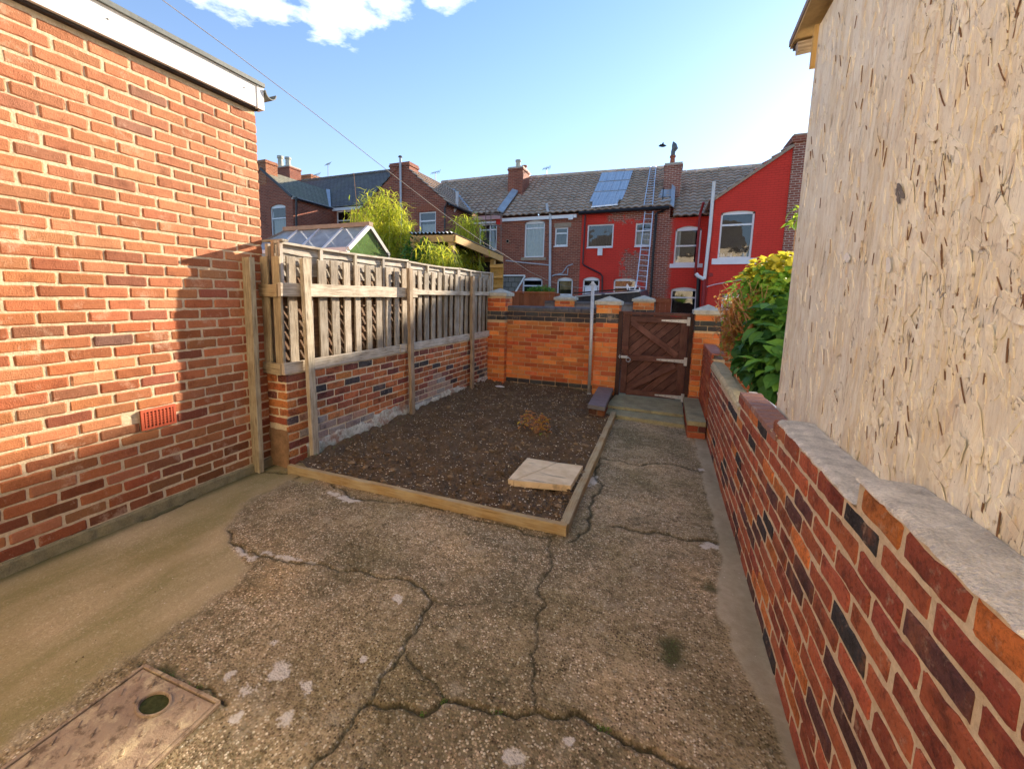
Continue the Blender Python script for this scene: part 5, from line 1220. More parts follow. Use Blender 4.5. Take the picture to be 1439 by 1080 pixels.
for i, fx in enumerate((.12, .2, .34, .42, .54, .8, .88)): x = a+(b-a)*fx; mb.tube([(x, YO+.16, c+.08), (x, YO+.16, c+.14), (x, YO+.16, c+.2)], [.035, .035, .014], ('bright_paint', 'bright_paint', 'lead', 'flake_white', 'yellow_edge', 'bright_paint', 'lead')[i], 8)
mb.build('bottles', o)
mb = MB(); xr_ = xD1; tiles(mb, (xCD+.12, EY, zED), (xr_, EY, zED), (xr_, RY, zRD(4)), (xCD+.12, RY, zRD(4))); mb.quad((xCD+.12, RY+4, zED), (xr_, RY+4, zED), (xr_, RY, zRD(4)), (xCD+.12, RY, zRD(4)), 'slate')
part(mb, 'roof', hd); ridge(hd, (xCD+.12, RY, zRD(4)), (xr_, RY, zRD(4)))
mb = MB(); zb = lambda z: EY+(z-zED)/(zRD(4)-zED)*(RY-EY); d_x = .14
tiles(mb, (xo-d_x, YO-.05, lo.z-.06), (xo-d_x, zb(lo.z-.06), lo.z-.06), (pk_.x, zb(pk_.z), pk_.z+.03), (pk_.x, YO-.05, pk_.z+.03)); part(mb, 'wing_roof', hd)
mb = MB(); mb.beam((xo-d_x, YO-.07, lo.z-.09), (pk_.x, YO-.07, pk_.z), .05, .08, 'sandstone', col=(1, 1, 1)); part(mb, 'verge', hd)
# tall brick chimney breast of the wing
a = pk_.x-.18; mb = MB(); zt = A3(1125, 187, YO-.1).z
mb.prism([(pk_.x-.02, YO-.12, 5.2), (a-.35, YO-.12, .0), (5.4, YO-.12, 0), (5.4, YO-.12, zt-.3), (pk_.x-.02, YO-.12, zt-.3)][:], (0, .8, 0), 'pale_brick') if False else mb.box(pk_.x+.0, 4.3, YO-.05, YO+1.0, 0, zt-.25, 'pale_brick')
mb.box(pk_.x-.08, 4.35, YO-.12, YO+1.06, zt-.249, zt-.06, 'red_brick'); mb.box(pk_.x-.03, 4.32, YO-.07, YO+1.03, zt-.059, zt, 'sandstone'); part(mb, 'chimney', hd)
mb = MB(); mb.box(4.31, 9, YO, YM+.6, 0, 4.6, 'red_brick'); part(mb, 'side_wing', hd)
pipe(hd, [A3(1003.5, 255, YO-.15), A3(1003, 262, YO-.12), A3(997, 330, YO-.12), A3(990, 392, YO-.12)], .055, 'white_paint', 'soil_pipe'); pipe(hd, [A3(990, 392, YO-.12), A3(986, 440, YO-.12)], .055, 'red_plastic', 'soil_pipe')
pipe(hd, [A3(989, 284, 18.6), A3(984, 300, 18.8), A3(976.5, 390, 18.8)], .05, 'red_plastic'); pipe(hd, [A3(979, 385, 18.2), A3(982, 390, 18.2), A3(980, 436, 18.2)], .07, 'black_plastic')
pipe(hd, [A3(978, 384, YO-.2), A3(981, 388, YO-.2), A3(989, 392, YO-.14)], .06, 'white_upvc', 'pipe_branch')
pipe(hd, [A3(993, 403, YO-.06), A3(1003, 400, YO-.06), A3(1062, 389, YO-.06)], .022, 'pink_paint', 'waste_pipe')
mb = MB(); w_ = A3(999, 386, YO); mb.tube([(w_.x, YO-.03, w_.z), (w_.x, YO-.001, w_.z)], .07, 'red_plastic', 10); part(mb, 'vent', hd)
# ---------- house A: narrow, beside the brick rear wing
xA0 = -11.6; xG = A3(671, 297).x
ha = thing('terraced_house', 'narrow recessed brick house with pink fascia beside the gable with central chimney', 'house', (-8.3, YM, 0))
zEA = A3(690, 300, EY).z; zRA = A3(700, 249, RY).z
hs = [hole(673.5, 698, 314.5, 352, YM)]
mb = MB(); facade(mb, xG-.6, xB0, 0, zEA-.02, YM, hs, 'red_brick'); a, b = A3(697.5, 303, YM-.02), A3(705, 315, YM-.02); mb.box(a.x, b.x, YM-.014, YM-.001, b.z, a.z, 'painted_red'); mb.box(xA0, xB0, YM+.6, 27, 0, 5.3, 'red_brick'); part(mb, 'wall', ha)
window(ha, hs[0], YM, (.78,), (.6,), [(.1, .9, 0, .75, 'lead_dark')])
mb = MB(); mb.box(xG-.2, A3(706, 303).x, YM-.1, YM-.002, zEA-.24, zEA-.06, 'pink_paint'); mb.box(xG-.2, A3(697, 309).x, YM-.06, YM-.002, zEA-.42, zEA-.33, 'white_paint'); part(mb, 'fascia', ha)
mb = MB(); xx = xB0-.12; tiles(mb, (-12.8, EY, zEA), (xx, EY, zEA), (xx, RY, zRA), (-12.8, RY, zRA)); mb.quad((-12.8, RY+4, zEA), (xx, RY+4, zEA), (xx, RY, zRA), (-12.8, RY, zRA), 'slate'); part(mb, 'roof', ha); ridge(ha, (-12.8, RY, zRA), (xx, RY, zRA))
mb = MB(); q = Vector((0, 0, .16)); mb.prism([(xx-.08, EY-.05, zEA+.1), (xx+.22, EY-.05, zEA-.02), (xx+.22, RY, zRA-.02), (xx-.08, RY, zRA+.1)], (0, 0, .07), 'lead'); part(mb, 'flashing', ha, recalc=True)
w_ = onpl(722, 272, Vector((0, EY, zEA)), RN); a, b = A3(714, 250, w_.y), A3(734.5, 250, w_.y); zt = A3(725, 234, w_.y).z
chimney(ha, a.x, b.x, w_.y, w_.y+1.1, w_.z-.9, zt, 'red_brick', [(.5, .35, .42, 'cap_stone', .13), (.75, .75, .25, 'terracotta', .13)])
for px in (688, 693): pass
mb = MB(); q = lambda px, py_: A3(px, py_, YM-.5); mb.tube([q(711-1, 291), q(709, 350)], .018, 'steel_rust', 6) if False else None
for pts in ([q(682.5, 291), q(683, 336)], [q(690, 296), q(690, 315)], [q(704, 297), q(704, 352)], [q(682, 300), q(706, 303)], [q(682, 316), q(700, 317), q(706, 322)], [q(683, 292), q(692, 300), q(706, 301)]): mb.tube(pts, .02, 'steel_rust', 6)
part(mb, 'aerial_frame', ha)
# ---------- gabled brick wing (belongs to its own house)
YG2 = 16.8; h2 = thing('brick_house', 'red brick gable end with central chimney and metal flue rising behind the bamboo', 'house', (-11, YG2, 0))
cR = A3(627, 283, YG2); sR = A3(583, 246, YG2); sL = A3(548, 242, YG2); sl = (sR.z-cR.z)/(cR.x-sR.x)
ax_ = (sR.x+sL.x)/2+(sL.z-sR.z)/(2*sl)*-1*0; ap = Vector((ax_, YG2, cR.z+sl*(cR.x-ax_))); xl2 = 2*ax_-cR.x
hs = [hole(588.5, 612.5, 297.5, 331, YG2)]
mb = MB(); facade(mb, xl2, cR.x, 0, cR.z, YG2, hs, 'red_brick'); mb.add([(xl2, YG2, cR.z), (cR.x, YG2, cR.z), ap], [(0, 1, 2)], 'red_brick')
mb.add([(cR.x, YG2, 0), (cR.x, 21, 0), (cR.x, 21, cR.z), (cR.x, YG2, cR.z)], [(0, 1, 2, 3)], 'red_brick'); mb.add([(xl2, YG2, 0), (xl2, 21, 0), (xl2, 21, cR.z), (xl2, YG2, cR.z)], [(0, 3, 2, 1)], 'red_brick'); part(mb, 'wall', h2)
window(h2, hs[0], YG2, (.62,), (), [(.12, .88, .05, .5, 'curtain')])
mb = MB(); a, b, c, d, r = hs[0]; n = 12
for i in range(n):
    k = i/(n-1); x = a-.06+(b-a+.12)*k; mb.beam((x, YG2-.001, d+.01+.05*(1-(2*k-1)**2)), (x+(k-.5)*.06, YG2-.001, d+.24+.06*(1-(2*k-1)**2)), .06, .02, 'terracotta', up=(0, 1, 0), col=(.45, .3, .35))
part(mb, 'arch_lintel', h2)
Pm = Vector((0, EY, zEA)); slo = (zRA-zEA)/(RY-EY); yb = lambda z: EY+(z-zEA)/slo
mb = MB(); ov = .12; zc = cR.z-ov*sl
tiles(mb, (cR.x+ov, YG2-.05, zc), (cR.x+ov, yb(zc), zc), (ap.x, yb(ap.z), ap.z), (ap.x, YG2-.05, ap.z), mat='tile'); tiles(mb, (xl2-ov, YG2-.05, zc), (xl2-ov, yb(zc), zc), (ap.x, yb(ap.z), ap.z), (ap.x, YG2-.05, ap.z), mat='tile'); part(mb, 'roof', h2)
mb = MB(); mb.tube([(cR.x+.16, YG2-.05, zc-.03), (cR.x+.16, yb(zc), zc-.03)], .06, 'black_plastic', 8); part(mb, 'gutter', h2)
mb = MB(); mb.beam((cR.x+ov, yb(zc)-.05, zc+.08), (ap.x, yb(ap.z)-.05, ap.z+.08), .2, .03, 'lead', col=(1, 1, 1)); part(mb, 'flashing', h2)
zt = A3(566, 228, YG2).z; chimney(h2, A3(548, 240, YG2).x, A3(575.5, 240, YG2).x, YG2-.012, YG2+.75, ap.z-1.1, zt, 'red_brick')
Q = lambda px, py_, y=YG2-.1: A3(px, py_, y)
pipe(h2, [Q(562.5, 222), Q(564, 330)], .05, 'grey_plastic', 'flue_pipe'); mb = MB(); w_ = Q(562.5, 221); mb.tube([w_, w_+Vector((0, 0, .06))], [.1, .07], 'lead_dark', 8); part(mb, 'flue_cap', h2)
pipe(h2, [A3(642.5, 269, 17.6), A3(642, 290, 17.6), A3(636, 300, 17.6), A3(635.5, 345, 17.6)], .07, 'grey_plastic', 'soil_pipe'); pipe(h2, [Q(628.5, 285), Q(625, 292), Q(625, 330)], .04, 'black_plastic')
# ---------- far left house with slate roofs
YG1 = 16.3; h1 = thing('brick_house', 'far left brick house with slate roofs and an arched white window beyond the fence', 'house', (-17, YG1, 0))
c1 = A3(411, 276, YG1); p1 = A3(367, 237, YG1); zE1 = c1.z; zR1 = A3(500, 246, RY).z; sl1 = (p1.z-c1.z)/(c1.x-p1.x); xl1 = 2*p1.x-c1.x
slm = (zR1-zE1)/(RY-EY); yb1 = lambda z: EY+(z-zE1)/slm
hs = [hole(380.5, 402, 287, 338, YG1, .12)]
mb = MB(); facade(mb, xl1, c1.x, 0, c1.z, YG1, hs, 'red_brick'); mb.add([(xl1, YG1, c1.z), (c1.x, YG1, c1.z), p1], [(0, 1, 2)], 'red_brick'); mb.add([(c1.x, YG1, 0), (c1.x, YM, 0), (c1.x, YM, c1.z), (c1.x, YG1, c1.z)], [(0, 1, 2, 3)], 'red_brick')
hs1 = [hole(473, 492.5, 296, 330, YM)]; facade(mb, c1.x, -13.0, 0, zE1-.05, YM, hs1, 'red_brick'); mb.box(-27, -13.0, YM+.6, 27, 0, 6, 'red_brick'); part(mb, 'wall', h1)
window(h1, hs[0], YG1, (.62,), (), [(.1, .85, .02, .6, 'curtain')], mat='white_upvc'); window(h1, hs1[0], YM, (.6,), (), None)
mb = MB(); ov = .1; zc = c1.z-ov*sl1; q0, q1, q2, q3 = Vector((c1.x+ov, YG1-.04, zc)), Vector((c1.x+ov, yb1(zc), zc)), Vector((p1.x, yb1(p1.z), p1.z)), Vector((p1.x, YG1-.04, p1.z))
mb.quad(q0, q1, q2, q3, 'slate_green'); mb.quad(Vector((xl1, YG1-.04, zc)), Vector((xl1, yb1(zc), zc)), q2, q3, 'slate'); part(mb, 'wing_roof', h1)
mb = MB(); mb.quad((-27, EY, zE1), (-12.6, EY, zE1), (-15.2, RY, zR1), (-27, RY, zR1), 'slate'); mb.quad((-27, RY+4, zE1), (-15.2, RY+4, zE1), (-15.2, RY, zR1), (-27, RY, zR1), 'slate'); part(mb, 'roof', h1)
ridge(h1, (-27, RY, zR1), (-15.3, RY, zR1), 'slate'); 
mb = MB(); mb.beam((c1.x-.01, YG1-.02, c1.z-.06), (c1.x-.01, YM, c1.z-.06), .06, .14, 'white_paint', col=(1, 1, 1)); mb.box(c1.x+.05, -13.0, EY-.02, EY+.01, zE1-.22, zE1-.06, 'white_paint'); part(mb, 'fascia', h1)
mb = MB(); mb.tube([q0+Vector((.05, 0, -.02)), q1+Vector((.05, 0, -.02))], .06, 'black_plastic', 8); part(mb, 'gutter', h1)
mb = MB(); mb.beam(Vector((c1.x+.02, YG1-.06, c1.z-.02)), p1+Vector((0, -.06, .0)), .05, .12, 'black_plastic', col=(1, 1, 1)); part(mb, 'verge', h1)
mb = MB(); mb.beam(q1+Vector((-.1, -.1, .05)), q2+Vector((0, -.1, .05)), .22, .03, 'lead', col=(1, 1, 1)); part(mb, 'flashing', h1)
pipe(h1, [A3(416.5, 277, YG1-.0), A3(416.5, 335, YG1)], .05, 'black_plastic')
zt = A3(366, 225, YG1).z; chimney(h1, p1.x-.35, A3(373.5, 230, YG1).x, YG1-.012, YG1+.7, p1.z-.8, zt, 'left_brick')
yy = 20.5; a, b = A3(378, 240, yy), A3(407, 240, yy); zt = A3(390, 234, yy).z; chimney(h1, a.x, b.x, yy, yy+.9, zt-1.5, zt, 'red_brick', [(.35, .4, .75, 'cap_stone', .17), (.72, .4, .6, 'cap_stone', .17)])
yy = 23.6; a, b = A3(417, 250, yy), A3(437, 250, yy); zt = A3(427, 245.5, yy).z; chimney(h1, a.x, b.x, yy, yy+.9, zt-2, zt, 'left_brick')
# ---------- television aerials on the ridges
def aerial(label, px, py0, py1, y, style=0):
    a, b = A3(px, py0, y), A3(px, py1, y); t_ = thing('tv_aerial', label, 'aerial', tuple(b), group='television aerials on the far roofs')
    mb = MB(); mb.tube([b-Vector((0, 0, .3)), a], .02, 'lead_dark', 6); part(mb, 'mast', t_)
    mb = MB(); L = .28 if style == 0 else .2
    mb.tube([a+Vector((-L, 0, 0)), a+Vector((L, 0, .06))], .014, 'lead_dark', 5)
    for k in range(6): x = -L+2*L*k/5; mb.tube([a+Vector((x, -.12, -.1)), a+Vector((x, .12, .1+.02*k))], .01, 'lead_dark', 4)
    part(mb, 'array', t_)
aerial('small tv aerial on the ridge right of the central stack of the brick gable', 612, 243, 254, 22.9); aerial('bare tv aerial pole on the tiled ridge right of the two-pot chimney', 768, 237, 248, 22.9, 1)
aerial('tall tv aerial standing alone above the left slate ridge', 461, 231, 249, 23.5, 1); aerial('low tv aerial just right of the left pair of chimneys', 445, 246, 253, 23.5)
# ================================================================== BACK LANE: second wall, planter, boards, gate, tarpaulin
YW = 9.6
w2 = thing('garden_wall', 'far garden wall with dark coping and capped orange brick piers beyond the gate', 'wall', (-1.3, YW, 0))
c = A3(850, 424, YW); mb = MB(); mb.box(-2.6, -.2, YW+.002, YW+.2, 0, c.z-.19, 'orange_brick'); mb.box(-2.6, -.2, YW-.004, YW+.205, c.z-.19, c.z-.075, 'engineering'); part(mb, 'wall', w2)
mb = MB(); mb.prism([(-2.6, YW-.02, c.z-.074), (-2.6, YW-.01, c.z-.03), (-2.6, YW+.03, c.z), (-2.6, YW+.22, c.z), (-2.6, YW+.22, c.z-.074)], (2.4, 0, 0), 'coping_dark'); part(mb, 'coping', w2, recalc=True)
for p0, p1_ in ((780, 806), (890, 919)):
    a, b = A3(p0, 425, YW-.1), A3(p1_, 425, YW-.1); pier('pier', w2, a.x, b.x, YW-.1, .36, A3(795, 421.5, YW-.1).z, dark=(1.2, 1.34))
bf_ = thing('board_fence', 'orange brown close boarded fence panel behind the back wall coping', 'fence', (-3.1, YW+.1, 0)); a, b = A3(722, 420, YW), A3(779, 420, YW)
x = a.x-1.0
while x < b.x: mb = MB(); mb.beam((x+.06, YW+.06+R.uniform(0, .01), 0), (x+.06, YW+.06, A3(750, 411.5, YW).z+R.uniform(-.01, .01)), .118, .018, 'orange_board', up=(0, 1, 0)); part(mb, 'board', bf_); x += .124
mb = MB(); mb.beam((a.x-1, YW+.04, A3(750, 411.5, YW).z+.015), (b.x, YW+.04, A3(750, 411.5, YW).z+.015), .07, .03, 'orange_board', col=(1.4, 1.4, 1.4)); part(mb, 'rail', bf_)
g2 = thing('plank_gate', 'small rusty brown plank gate beyond the far right pier', 'gate', (0, YW, 0)); a, b = A3(919.5, 425, YW), A3(940.5, 425, YW); x = a.x; zt = A3(930, 418.5, YW).z
while x < b.x-.05: mb = MB(); mb.beam((x+.055, YW+.05, .1), (x+.055, YW+.05, zt+R.uniform(-.008, .008)), .108, .02, 'orange_board', up=(0, 1, 0), col=(.8, .62, .6)); part(mb, 'board', g2); x += .112
mb = MB(); mb.beam((a.x, YW+.03, zt-.06), (b.x, YW+.03, zt-.06), .02, .07, 'orange_board', col=(.9, .75, .7)); part(mb, 'rail', g2)
# planter greenery
pt_ = thing('leafy_plant', 'bright green bushy plant growing behind the orange brown boards', 'plant', tuple(A3(760, 420, YW+.5)))
mb = MB(); rr = random.Random(21)
for i in range(900):
    px = rr.uniform(742, 779); hgt = 8+7*math.sin((px-742)/37*math.pi)*rr.random()+rr.random()*2; o = A3(px, 414-rr.random()*hgt*.9, YW+.35+rr.uniform(-.2, .2)); a = rr.uniform(0, 6.28)
    leafmesh(mb, o, (math.cos(a), math.sin(a), rr.uniform(-.2, 1)), (0, 0, 1), rr.uniform(.05, .1), rr.uniform(.02, .035), 'leaf_fresh', (rr.random(), 0, 0), .3, .4, 2)
part(mb, 'foliage', pt_)
# black tarpaulin over a frame, with pale battens
tp = thing('tarpaulin_cover', 'black tarpaulin stretched over a low frame behind the far wall with pale edges', 'tarpaulin', (-1.6, 11.5, 0)); YT = 11.2
mb = MB(); T = [(802, 417), (815, 414.5), (850, 413.5), (870, 411.5), (884, 408), (899, 410.5), (903, 424)]; vs = []
for px, py_ in T: q = A3(px, py_, YT); vs.append(q)
for q in list(vs): vs.append(q+Vector((.1, 1.8, .1)))
n = len(T); fs = [(i, i+1, n+i+1, n+i) for i in range(n-1)]; base = len(vs)
for i in range(n): vs.append(Vector((vs[i].x, YT, .6)))
fs += [(i, base+i, base+i+1, i+1) for i in range(n-1)]; mb.add(vs, fs, 'tarp'); part(mb, 'sheet', tp)
mb = MB()
for (a, b) in (((806, 412), (868, 407)), ((868, 407), (900, 405))): mb.beam(A3(*a, YT+.6), A3(*b, YT+.6), .04, .04, 'dark_wood', col=(1, 1, 1))
for (a, b) in (((808, 416.5), (845, 413.5)), ((850, 413), (898, 409.5))): mb.beam(A3(*a, YT-.03), A3(*b, YT-.03), .03, .02, 'white_paint', col=(1, 1, 1))
part(mb, 'frame', tp)
chz = thing('garden_chair', 'upturned white plastic garden chair on top of the black tarpaulin', 'chair', tuple(A3(888, 410, YT+.4)))
mb = MB(); q = lambda px, py_: A3(px, py_, YT+.4)
mb.prism([q(883, 410), q(899, 411), q(900, 407.5), q(884, 406.5)], (0, .4, 0), 'bright_paint'); part(mb, 'seat', chz, recalc=True)
for a, b in (((882, 407), (880.5, 401)), ((885, 406), (881, 399)), ((892, 407), (893, 400)), ((899, 408), (898.5, 404))): mb = MB(); mb.tube([q(*a), q(*b)], .018, 'bright_paint', 6); part(mb, 'leg', chz)
# ================================================================== GREENHOUSE
XG = -4.6; gh = thing('greenhouse', 'aluminium framed greenhouse whose glass roof shows above the timber fence', 'greenhouse', (-5.6, 5.8, 0))
ap, ne, fa = at(518, 317, 0, XG), at(488, 350, 0, XG), at(546, 352, 0, XG); rl = at(403, 320, 1, ap.y); dx = rl.x-XG; Lx = Vector((dx, 0, 0)); fa = Vector((XG, 2*ap.y-ne.y, ne.z))
HIP = Vector((.55, 0, 0))
mb = MB(); mb.quad(ne, ap, ap+Lx, ne+Lx-HIP, 'roof_glass'); mb.quad(fa, ap, ap+Lx, fa+Lx-HIP, 'roof_glass'); mb.add([ne+Lx-HIP, ap+Lx, fa+Lx-HIP], [(0, 1, 2)], 'roof_glass'); part(mb, 'roof_pane', gh)
mb = MB(); mb.add([ne+Vector((.0, .03, -.02)), ap+Vector((0, 0, -.04)), fa+Vector((0, -.03, -.02))], [(0, 1, 2)], 'green_glass'); part(mb, 'gable_pane', gh)
mb = MB(); mb.beam(ap+Vector((.05, 0, .02)), ap+Lx+Vector((-.05, 0, .02)), .1, .07, 'sandstone', col=(1.4, 1.35, 1.3)); part(mb, 'ridge_bar', gh)
mb = MB(); mb.beam(ne+Vector((.02, 0, .01)), ap+Vector((.02, 0, .0)), .05, .06, 'white_upvc', col=(1, 1, 1)); part(mb, 'rafter', gh); mb = MB(); mb.beam(fa+Vector((.02, 0, 0)), ap+Vector((.02, 0, 0)), .04, .06, 'lead_dark', col=(1, 1, 1)); part(mb, 'rafter', gh)
for k in (.28, .56, .84):
    mb = MB(); mb.beam(ne+Lx*k+Vector((0, 0, .01)), ap+Lx*k+Vector((0, 0, .01)), .03, .03, 'aluminium', col=(.8, .85, .9)); part(mb, 'rafter', gh); mb = MB(); mb.beam(fa+Lx*k, ap+Lx*k, .03, .03, 'aluminium', col=(.8, .85, .9)); part(mb, 'rafter', gh)
mb = MB(); mb.beam(ne+Lx-HIP, ap+Lx, .05, .04, 'lead_dark', col=(1, 1, 1)); part(mb, 'rafter', gh)
mb = MB(); x0, x1, y0, y1, zt = ne.x+dx-.55, XG, ne.y, fa.y, ne.z
mb.beam((x0, y0, zt), (x1, y0, zt), .05, .06, 'white_upvc', col=(1, 1, 1)); mb.beam((x0, y1, zt), (x1, y1, zt), .05, .06, 'white_upvc', col=(1, 1, 1))
for x, y in ((x0, y0), (x1, y0), (x1, y1), (x0, y1), ((x0+x1)/2, y0)): mb.beam((x, y, 0), (x, y, zt-.03), .05, .05, 'white_upvc', up=(0, 1, 0), col=(1, 1, 1))
part(mb, 'frame', gh)
mb = MB(); mb.quad((x0, y0, .1), (x1, y0, .1), (x1, y0, zt), (x0, y0, zt), 'roof_glass'); mb.quad((x1+.001, y0, .1), (x1+.001, y1, .1), (x1+.001, y1, zt), (x1+.001, y0, zt), 'green_glass'); part(mb, 'wall_pane', gh)
# ================================================================== TIMBER SHELTER with corrugated roof
ts = thing('timber_shelter', 'open timber shelter with corrugated roof sloping down behind the bamboo', 'shelter', (-4.6, 8.8, 0))
f0, f1 = at(577, 329, 1, 7.9), at(638, 328, 1, 7.9); bk = at(706, 358.5, 0, f1.x); bk = at(706, 358.5, 1, 10.4)
dvec = Vector((bk.x-f1.x, bk.y-f1.y, bk.z-f1.z)); nC = 11*4; mb = MB(); vs = []
for i in range(nC+1):
    u = i/nC; b = f0*(1-u)+f1*u; w_ = .022*math.sin(2*math.pi*u*11); vs += [b+Vector((0, -.05, w_+.02)), b+dvec*1.02+Vector((0, 0, w_+.02))]
mb.add(vs, [(2*i, 2*i+2, 2*i+3, 2*i+1) for i in range(nC)], 'white_paint'); mb.add([q-Vector((0, 0, .012)) for q in vs], [(2*i, 2*i+1, 2*i+3, 2*i+2) for i in range(nC)], 'dark_wood'); part(mb, 'corrugated_roof', ts)
mb = MB(); mb.beam(f0+Vector((0, 0, -.1)), f1+Vector((0, 0, -.1)), .05, .14, 'fresh_wood', col=(.9, .9, .9)); mb.beam(f1+Vector((0, .03, -.1)), f1+dvec+Vector((0, 0, -.1)), .05, .15, 'fresh_wood', col=(1.15, 1.05, .95)); mb.beam(f0+dvec+Vector((0, 0, -.12)), f1+dvec+Vector((0, 0, -.12)), .05, .12, 'fresh_wood', col=(.6, .6, .6)); part(mb, 'beam', ts)
for k in (0, .82):
    for q in (f0, f1): b = q+dvec*k; mb = MB(); mb.beam((b.x-.08*(q is f1)+.05*(q is f0), b.y+.06, 0), (b.x-.08*(q is f1)+.05*(q is f0), b.y+.06, b.z-.17), .11, .11, 'fresh_wood', up=(0, 1, 0), col=(.85, .85, .85)); part(mb, 'post', ts)
mb = MB(); b = f0+dvec; c = f1+dvec; n = 12
for i in range(n): k = (i+.5)/n; q = b*(1-k)+c*k; mb.beam((q.x, q.y+.05, 0), (q.x, q.y+.05, q.z-.15), abs(c.x-b.x)/n*.97, .02, 'dark_wood', up=(0, 1, 0), col=(1, 1, 1))
part(mb, 'back_boards', ts)
bf2 = thing('board_fence', 'fresh yellow timber fence panel with arris rails at the end of the shelter', 'fence', (-3.4, 9.2, 0))
a, b = A3(688.5, 400, 9.3), A3(706.5, 400, 9.3); zt = A3(700, 371, 9.3).z; n = 5
for i in range(n): x = a.x+(b.x-a.x)*(i+.5)/n; mb = MB(); mb.beam((x, 9.33, 0), (x, 9.33, zt+R.uniform(-.01, .01)), (b.x-a.x)/n*.96, .018, 'fresh_wood', up=(0, 1, 0), col=(.75, .72, .5)); part(mb, 'board', bf2)
for py_ in (374, 388.5, 402): z = A3(698, py_, 9.3).z; mb = MB(); mb.beam((a.x, 9.29, z), (b.x, 9.29, z), .04, .07, 'fresh_wood', col=(1, .95, .75)); part(mb, 'rail', bf2)
# ================================================================== PLANTS
def bamboo(label, cols, seed, nl, Y):
    rr = random.Random(seed); b0 = A3(cols[len(cols)//2][0], 400, Y); t_ = thing('bamboo', label, 'bamboo', (b0.x, Y, 0), group=None); mc_ = MB(); ml = MB()
    for (px, top, w) in cols:
        for k in range(3):
            x = px+rr.uniform(-w, w); tpz = A3(x+rr.uniform(-7, 7), top+rr.uniform(0, 16), Y+rr.uniform(-.5, .5)); base = Vector((tpz.x+rr.uniform(-.3, .3), tpz.y+rr.uniform(-.1, .1), 0))
            md = (base+tpz)/2+Vector((rr.uniform(-.1, .1), 0, .1)); mc_.tube([base, md, tpz], [.012, .009, .003], 'culm', 5)
            for j in range(nl):
                s = .38+.62*rr.random()**.8; c = (base*(1-s)+md*s)*(1-s)+(md*(1-s)+tpz*s)*s; a = rr.uniform(0, 6.28); rad = abs(rr.gauss(0, .22))*(1.15-s*.6); o = c+Vector((math.cos(a)*rad, math.sin(a)*rad, rr.uniform(-.12, .1))); dr = rr.uniform(-1.0, .8)
                yel = rr.random()**1.2*(.4+.6*s); leafmesh(ml, o, (math.cos(a+rr.uniform(-1, 1)), math.sin(a+rr.uniform(-1, 1)), dr), (0, 0, 1), rr.uniform(.12, .25), rr.uniform(.018, .032), 'leaf_bamboo', (min(1, .25+yel), .25*rr.random() if rr.random() < .3 else 0, 0), .2, .35, 2)
    part(mc_, 'culms', t_); part(ml, 'leaves', t_)
bamboo('tall yellow green bamboo clump towering behind the greenhouse', [(505, 292, 8), (518, 268, 8), (530, 258, 7), (543, 268, 7), (556, 285, 8), (572, 305, 8), (590, 330, 8), (540, 300, 14), (560, 330, 14), (525, 320, 12), (578, 345, 10), (550, 275, 8), (512, 300, 8), (590, 340, 10), (570, 345, 12)], 3, 260, 8.6)
bamboo('small bright bamboo spray poking above the corrugated shelter roof', [(652, 302, 7), (664, 300, 6), (645, 312, 6), (658, 296, 6)], 4, 230, 9.6)
bamboo('low bamboo clump in front of the timber shelter', [(606, 332, 8), (618, 338, 9), (630, 345, 8), (600, 350, 10), (625, 335, 8)], 5, 190, 7.4)
ck = A3(500, 244, 9); mb = MB(); mb.tube([(A3(512, 400, 8.4)).xyz, A3(497, 243, 8.4)], .007, 'twig', 5); tag(mb.build('garden_cane'), 'single bare cane sticking up left of the tall bamboo', 'cane')
# dark evergreen by the shelter
def bush(name, label, cat, pts, n, L, W, mat, seed, colf=None, stems=True, droop=.5, sp=.16):
    rr = random.Random(seed); cx = sum(p[0].x for p in pts)/len(pts); cy_ = sum(p[0].y for p in pts)/len(pts); t_ = thing(name, label, cat, (cx, cy_, 0)); ml, ms = MB(), MB()
    for (c, r) in pts:
        ms.tube([(cx+rr.uniform(-.15, .15), cy_+rr.uniform(-.15, .15), 0), ((cx+c.x)/2, (cy_+c.y)/2, c.z*.6), c], [.012, .009, .004], 'twig', 5)
    tot = sum(r**2 for _, r in pts)
    for (c, r) in pts:
        for i in range(int(n*r*r/tot)):
            v = Vector((rr.gauss(0, 1), rr.gauss(0, 1), rr.gauss(0, 1))).normalized()*r*(.55+.5*rr.random()); o = c+v; d = (v.normalized()+Vector((rr.uniform(-.8, .8), rr.uniform(-.8, .8), rr.uniform(-.7, .3)))); l_ = L*rr.uniform(.6, 1.2)
            cc = colf(rr, o) if colf else (rr.random(), 0, 0); leafmesh(ml, o, d, v.normalized()+Vector((0, 0, 1.2)), l_, W*l_/L, mat, cc, .25, droop)
    part(ms, 'stems', t_); part(ml, 'leaves', t_)
bush('evergreen_shrub', 'dark glossy evergreen shrub between the bamboo and the shelter', 'shrub', [(A3(588, 352, 7.7), .32), (A3(603, 360, 7.7), .3), (A3(578, 366, 7.6), .3)], 700, .09, .045, 'leaf_green', 8)
S3 = lambda px, py_, y: at(px, py_, 1, y)
bush('broad_leaf_shrub', 'dark green broad leaved climber spilling over the right wall by the shed', 'shrub', [(S3(1072, 505, 4.2), .19), (S3(1092, 472, 4.2), .22), (S3(1100, 520, 3.8), .2), (S3(1080, 532, 3.9), .13), (S3(1110, 450, 4.2), .24), (S3(1120, 500, 3.9), .25), (S3(1054, 512, 4.4), .13)], 620, .125, .10, 'leaf_green', 9, lambda rr, o: (rr.random()**1.5, 0, 0), sp=.2)
